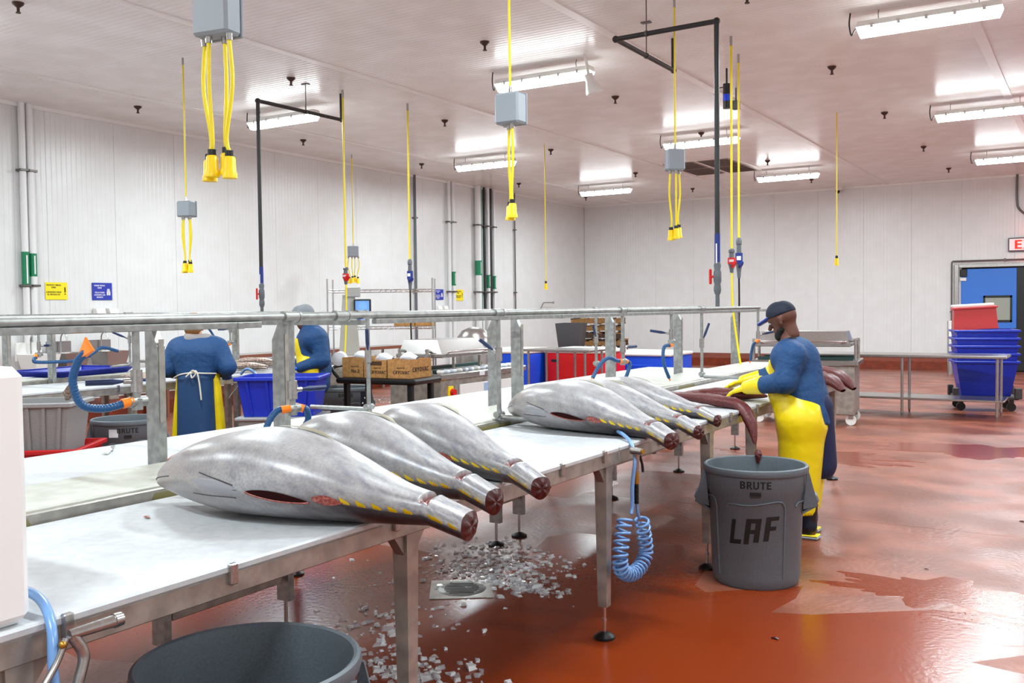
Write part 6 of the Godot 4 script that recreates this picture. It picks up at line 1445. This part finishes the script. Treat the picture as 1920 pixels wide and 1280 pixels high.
func floor_things() -> void:
	var dr := thing("floor_drain", "round slotted steel floor drain among the ice", "drain", V(-3.12, 0.0, -4.47), 0.6)
	part("frame", mb().box(V(0, 0.002, 0), V(0.36, 0.006, 0.36), 0.001), M.steel, dr)
	part("grate", mb().lathe(PackedVector2Array([Vector2(0, 0.009), Vector2(0.135, 0.009), Vector2(0.14, 0.005)]), 28), M.galv, dr)
	for k in 7: part("slot", mb().box(V(0, 0.0095, -0.09 + 0.03 * k), V(0.2 * sqrt(1.0 - pow((k - 3) / 4.2, 2.0)), 0.003, 0.011)), M.dark, dr)
	# puddles: thin sheets of water with ragged outlines
	rng.seed = 77
	var pd := [[-2.3, -3.75, 2.3, 1.9, "broad dark wet area under the nearest tables and before the can"], [-4.9, -7.6, 0.9, 1.6, "wet floor behind the far half of the front line"], [-0.75, -5.75, 0.6, 0.28, "long wet streak right of the painted trash can"], [-0.2, -5.2, 0.5, 0.2, "thin wet streak at the right edge"], [-1.0, -11.5, 1.2, 0.5, "wet patch before the long steel table"], [-2.6, -10.3, 0.9, 0.5, "wet patch behind the man in the cap"]]
	for k in pd.size():
		var q: Array = pd[k]
		var nz := FastNoiseLite.new()
		nz.seed = 40 + k; nz.frequency = 1.3; nz.fractal_octaves = 4
		var ring := func(an: float) -> Vector2:
			var r := 1.0 + 0.75 * nz.get_noise_2d(cos(an) * 1.2, sin(an) * 1.2)
			return Vector2(cos(an) * q[2] * r, sin(an) * q[3] * r)
		solo("water_puddle", mb().grid(2, 90, func(u: float, w: float) -> Vector3:
			var p: Vector2 = ring.call(-w * TAU)
			var e: float = [0.0, 0.97, 1.0][roundi(u * 2)]
			return V(p.x * e, 0.0006 + 0.00035 * k if e < 0.99 else 0.0002, p.y * e), true), M.wet, q[4], "puddle", V(q[0], 0, q[1]), 0, "puddles on the red floor")
	# ice
	var shard := func(s: float) -> MB:
		var b := mb()
		var lo := []
		var hi := []
		for k in 4:
			var an := k * PI / 2 + rng.randf_range(-0.5, 0.5)
			var r := s * rng.randf_range(0.6, 1.1)
			lo.append(V(cos(an) * r, 0, sin(an) * r))
			hi.append(V(cos(an) * r * rng.randf_range(0.5, 0.95), s * rng.randf_range(0.25, 0.6), sin(an) * r * rng.randf_range(0.5, 0.95)))
		return b.hexa(lo, hi)
	var big := [[-3.05, -3.72, 0.05], [-2.98, -3.66, 0.035], [-3.3, -3.52, 0.04], [-2.9, -4.75, 0.045], [-2.75, -4.7, 0.05], [-2.83, -4.62, 0.04], [-3.2, -3.95, 0.03], [-3.55, -4.4, 0.025], [-3.0, -5.0, 0.04], [-2.5, -3.3, 0.045], [-2.62, -3.25, 0.04], [-3.35, -4.95, 0.03], [-3.12, -3.3, 0.035], [-2.4, -3.5, 0.04]]
	for k in big.size(): solo("ice_chunk", shard.call(big[k][2]), M.ice_white if k % 3 else M.ice, "larger white ice chunk lying on the wet floor near the drain", "ice", V(big[k][0], 0.001, big[k][1]), rng.randf() * TAU, "larger ice chunks by the drain")
	var all := mb()
	var clear := mb()
	for c in [[-3.15, -4.95, 0.42, 0.4, 420], [-2.85, -4.7, 0.3, 0.14, 200], [-2.6, -3.35, 0.4, 0.2, 190], [-3.1, -3.75, 0.35, 0.3, 90], [-3.5, -4.6, 0.7, 0.9, 60], [-3.45, -5.3, 0.3, 0.3, 120]]:
		for k in int(c[4]):
			var g := Vector2(rng.randfn(0, 0.5), rng.randfn(0, 0.5))
			var b: MB = shard.call(rng.randf_range(0.007, 0.028))
			b.shift(V(c[0] + g.x * c[2], 0.001, c[1] + g.y * c[3]))
			var t := all if k % 2 else clear
			var n0 := t.v.size()
			t.v.append_array(b.v); t.n.append_array(b.n)
			for i in b.ix: t.ix.append(n0 + i)
	var ice := thing("crushed_ice", "crushed ice scattered on the wet floor round the drain", "ice", V(-3.0, 0, -4.5))
	ice.set_meta("kind", "stuff")
	part("white_chips", all, M.ice_white, ice, true)
	part("clear_chips", clear, M.ice, ice, true)
	for q in [[-0.9, -6.2, 0.012], [-1.35, -4.55, 0.02], [-0.5, -7.9, 0.02]]: solo("floor_scrap", lump([V(0, 0.004, 0), V(q[2], 0.006, 0), V(q[2] * 2, 0.004, q[2] * 0.5)], [0.003, q[2] * 0.5, 0.003], 0.5, 5), M.meat, "tiny dark scrap on the open red floor", "scrap", V(q[0], 0, q[1]), 0, "tiny scraps on the floor")

func _ready() -> void:
	materials()
	mat("navy_smock", Color(0.06, 0.1, 0.27), 0.7)
	mat("divider_white", Color(0.97, 0.97, 0.965), 0.35)
	mat("window_pane", Color(0.62, 0.64, 0.6), 0.15, 0.0)
	mat("olive", Color(0.5, 0.47, 0.3), 0.5)
	mat("beacon_blue", Color(0.0, 0.25, 0.9), 0.25)
	mat("pipe_green", Color(0.35, 0.6, 0.5), 0.45)
	mat("bench_brown", Color(0.5, 0.3, 0.22), 0.45)
	mat("exit_case", Color(0.42, 0.4, 0.44), 0.5)
	mat("tub_red", Color(0.72, 0.07, 0.09), 0.42)
	mat("hose_grey", Color(0.4, 0.45, 0.5), 0.4)
	mat("carton_dark", Color(0.3, 0.2, 0.12), 0.8)
	mat("dark_green", Color(0.05, 0.2, 0.18), 0.5)
	mat("sticker_blue", Color(0.6, 0.7, 0.85), 0.5)
	mat("scale_grey", Color(0.66, 0.64, 0.6), 0.45)
	mat("hopper", Color(0.24, 0.23, 0.24), 0.5)
	tri(mat("wet", Color(0.52, 0.195, 0.045), 0.21, 0.0, {"metallic_specular": 0.45, "normal_enabled": true, "normal_texture": noise(0.09, Color.WHITE, Color.WHITE, 3, 88, true, 2.5), "normal_scale": 0.06}), V(0.5, 0.5, 0.5), true)
	lights_and_camera()
	room()
	lines()
	fishes()
	people()
	equipment()
	walls()
	hanging()
	floor_things()
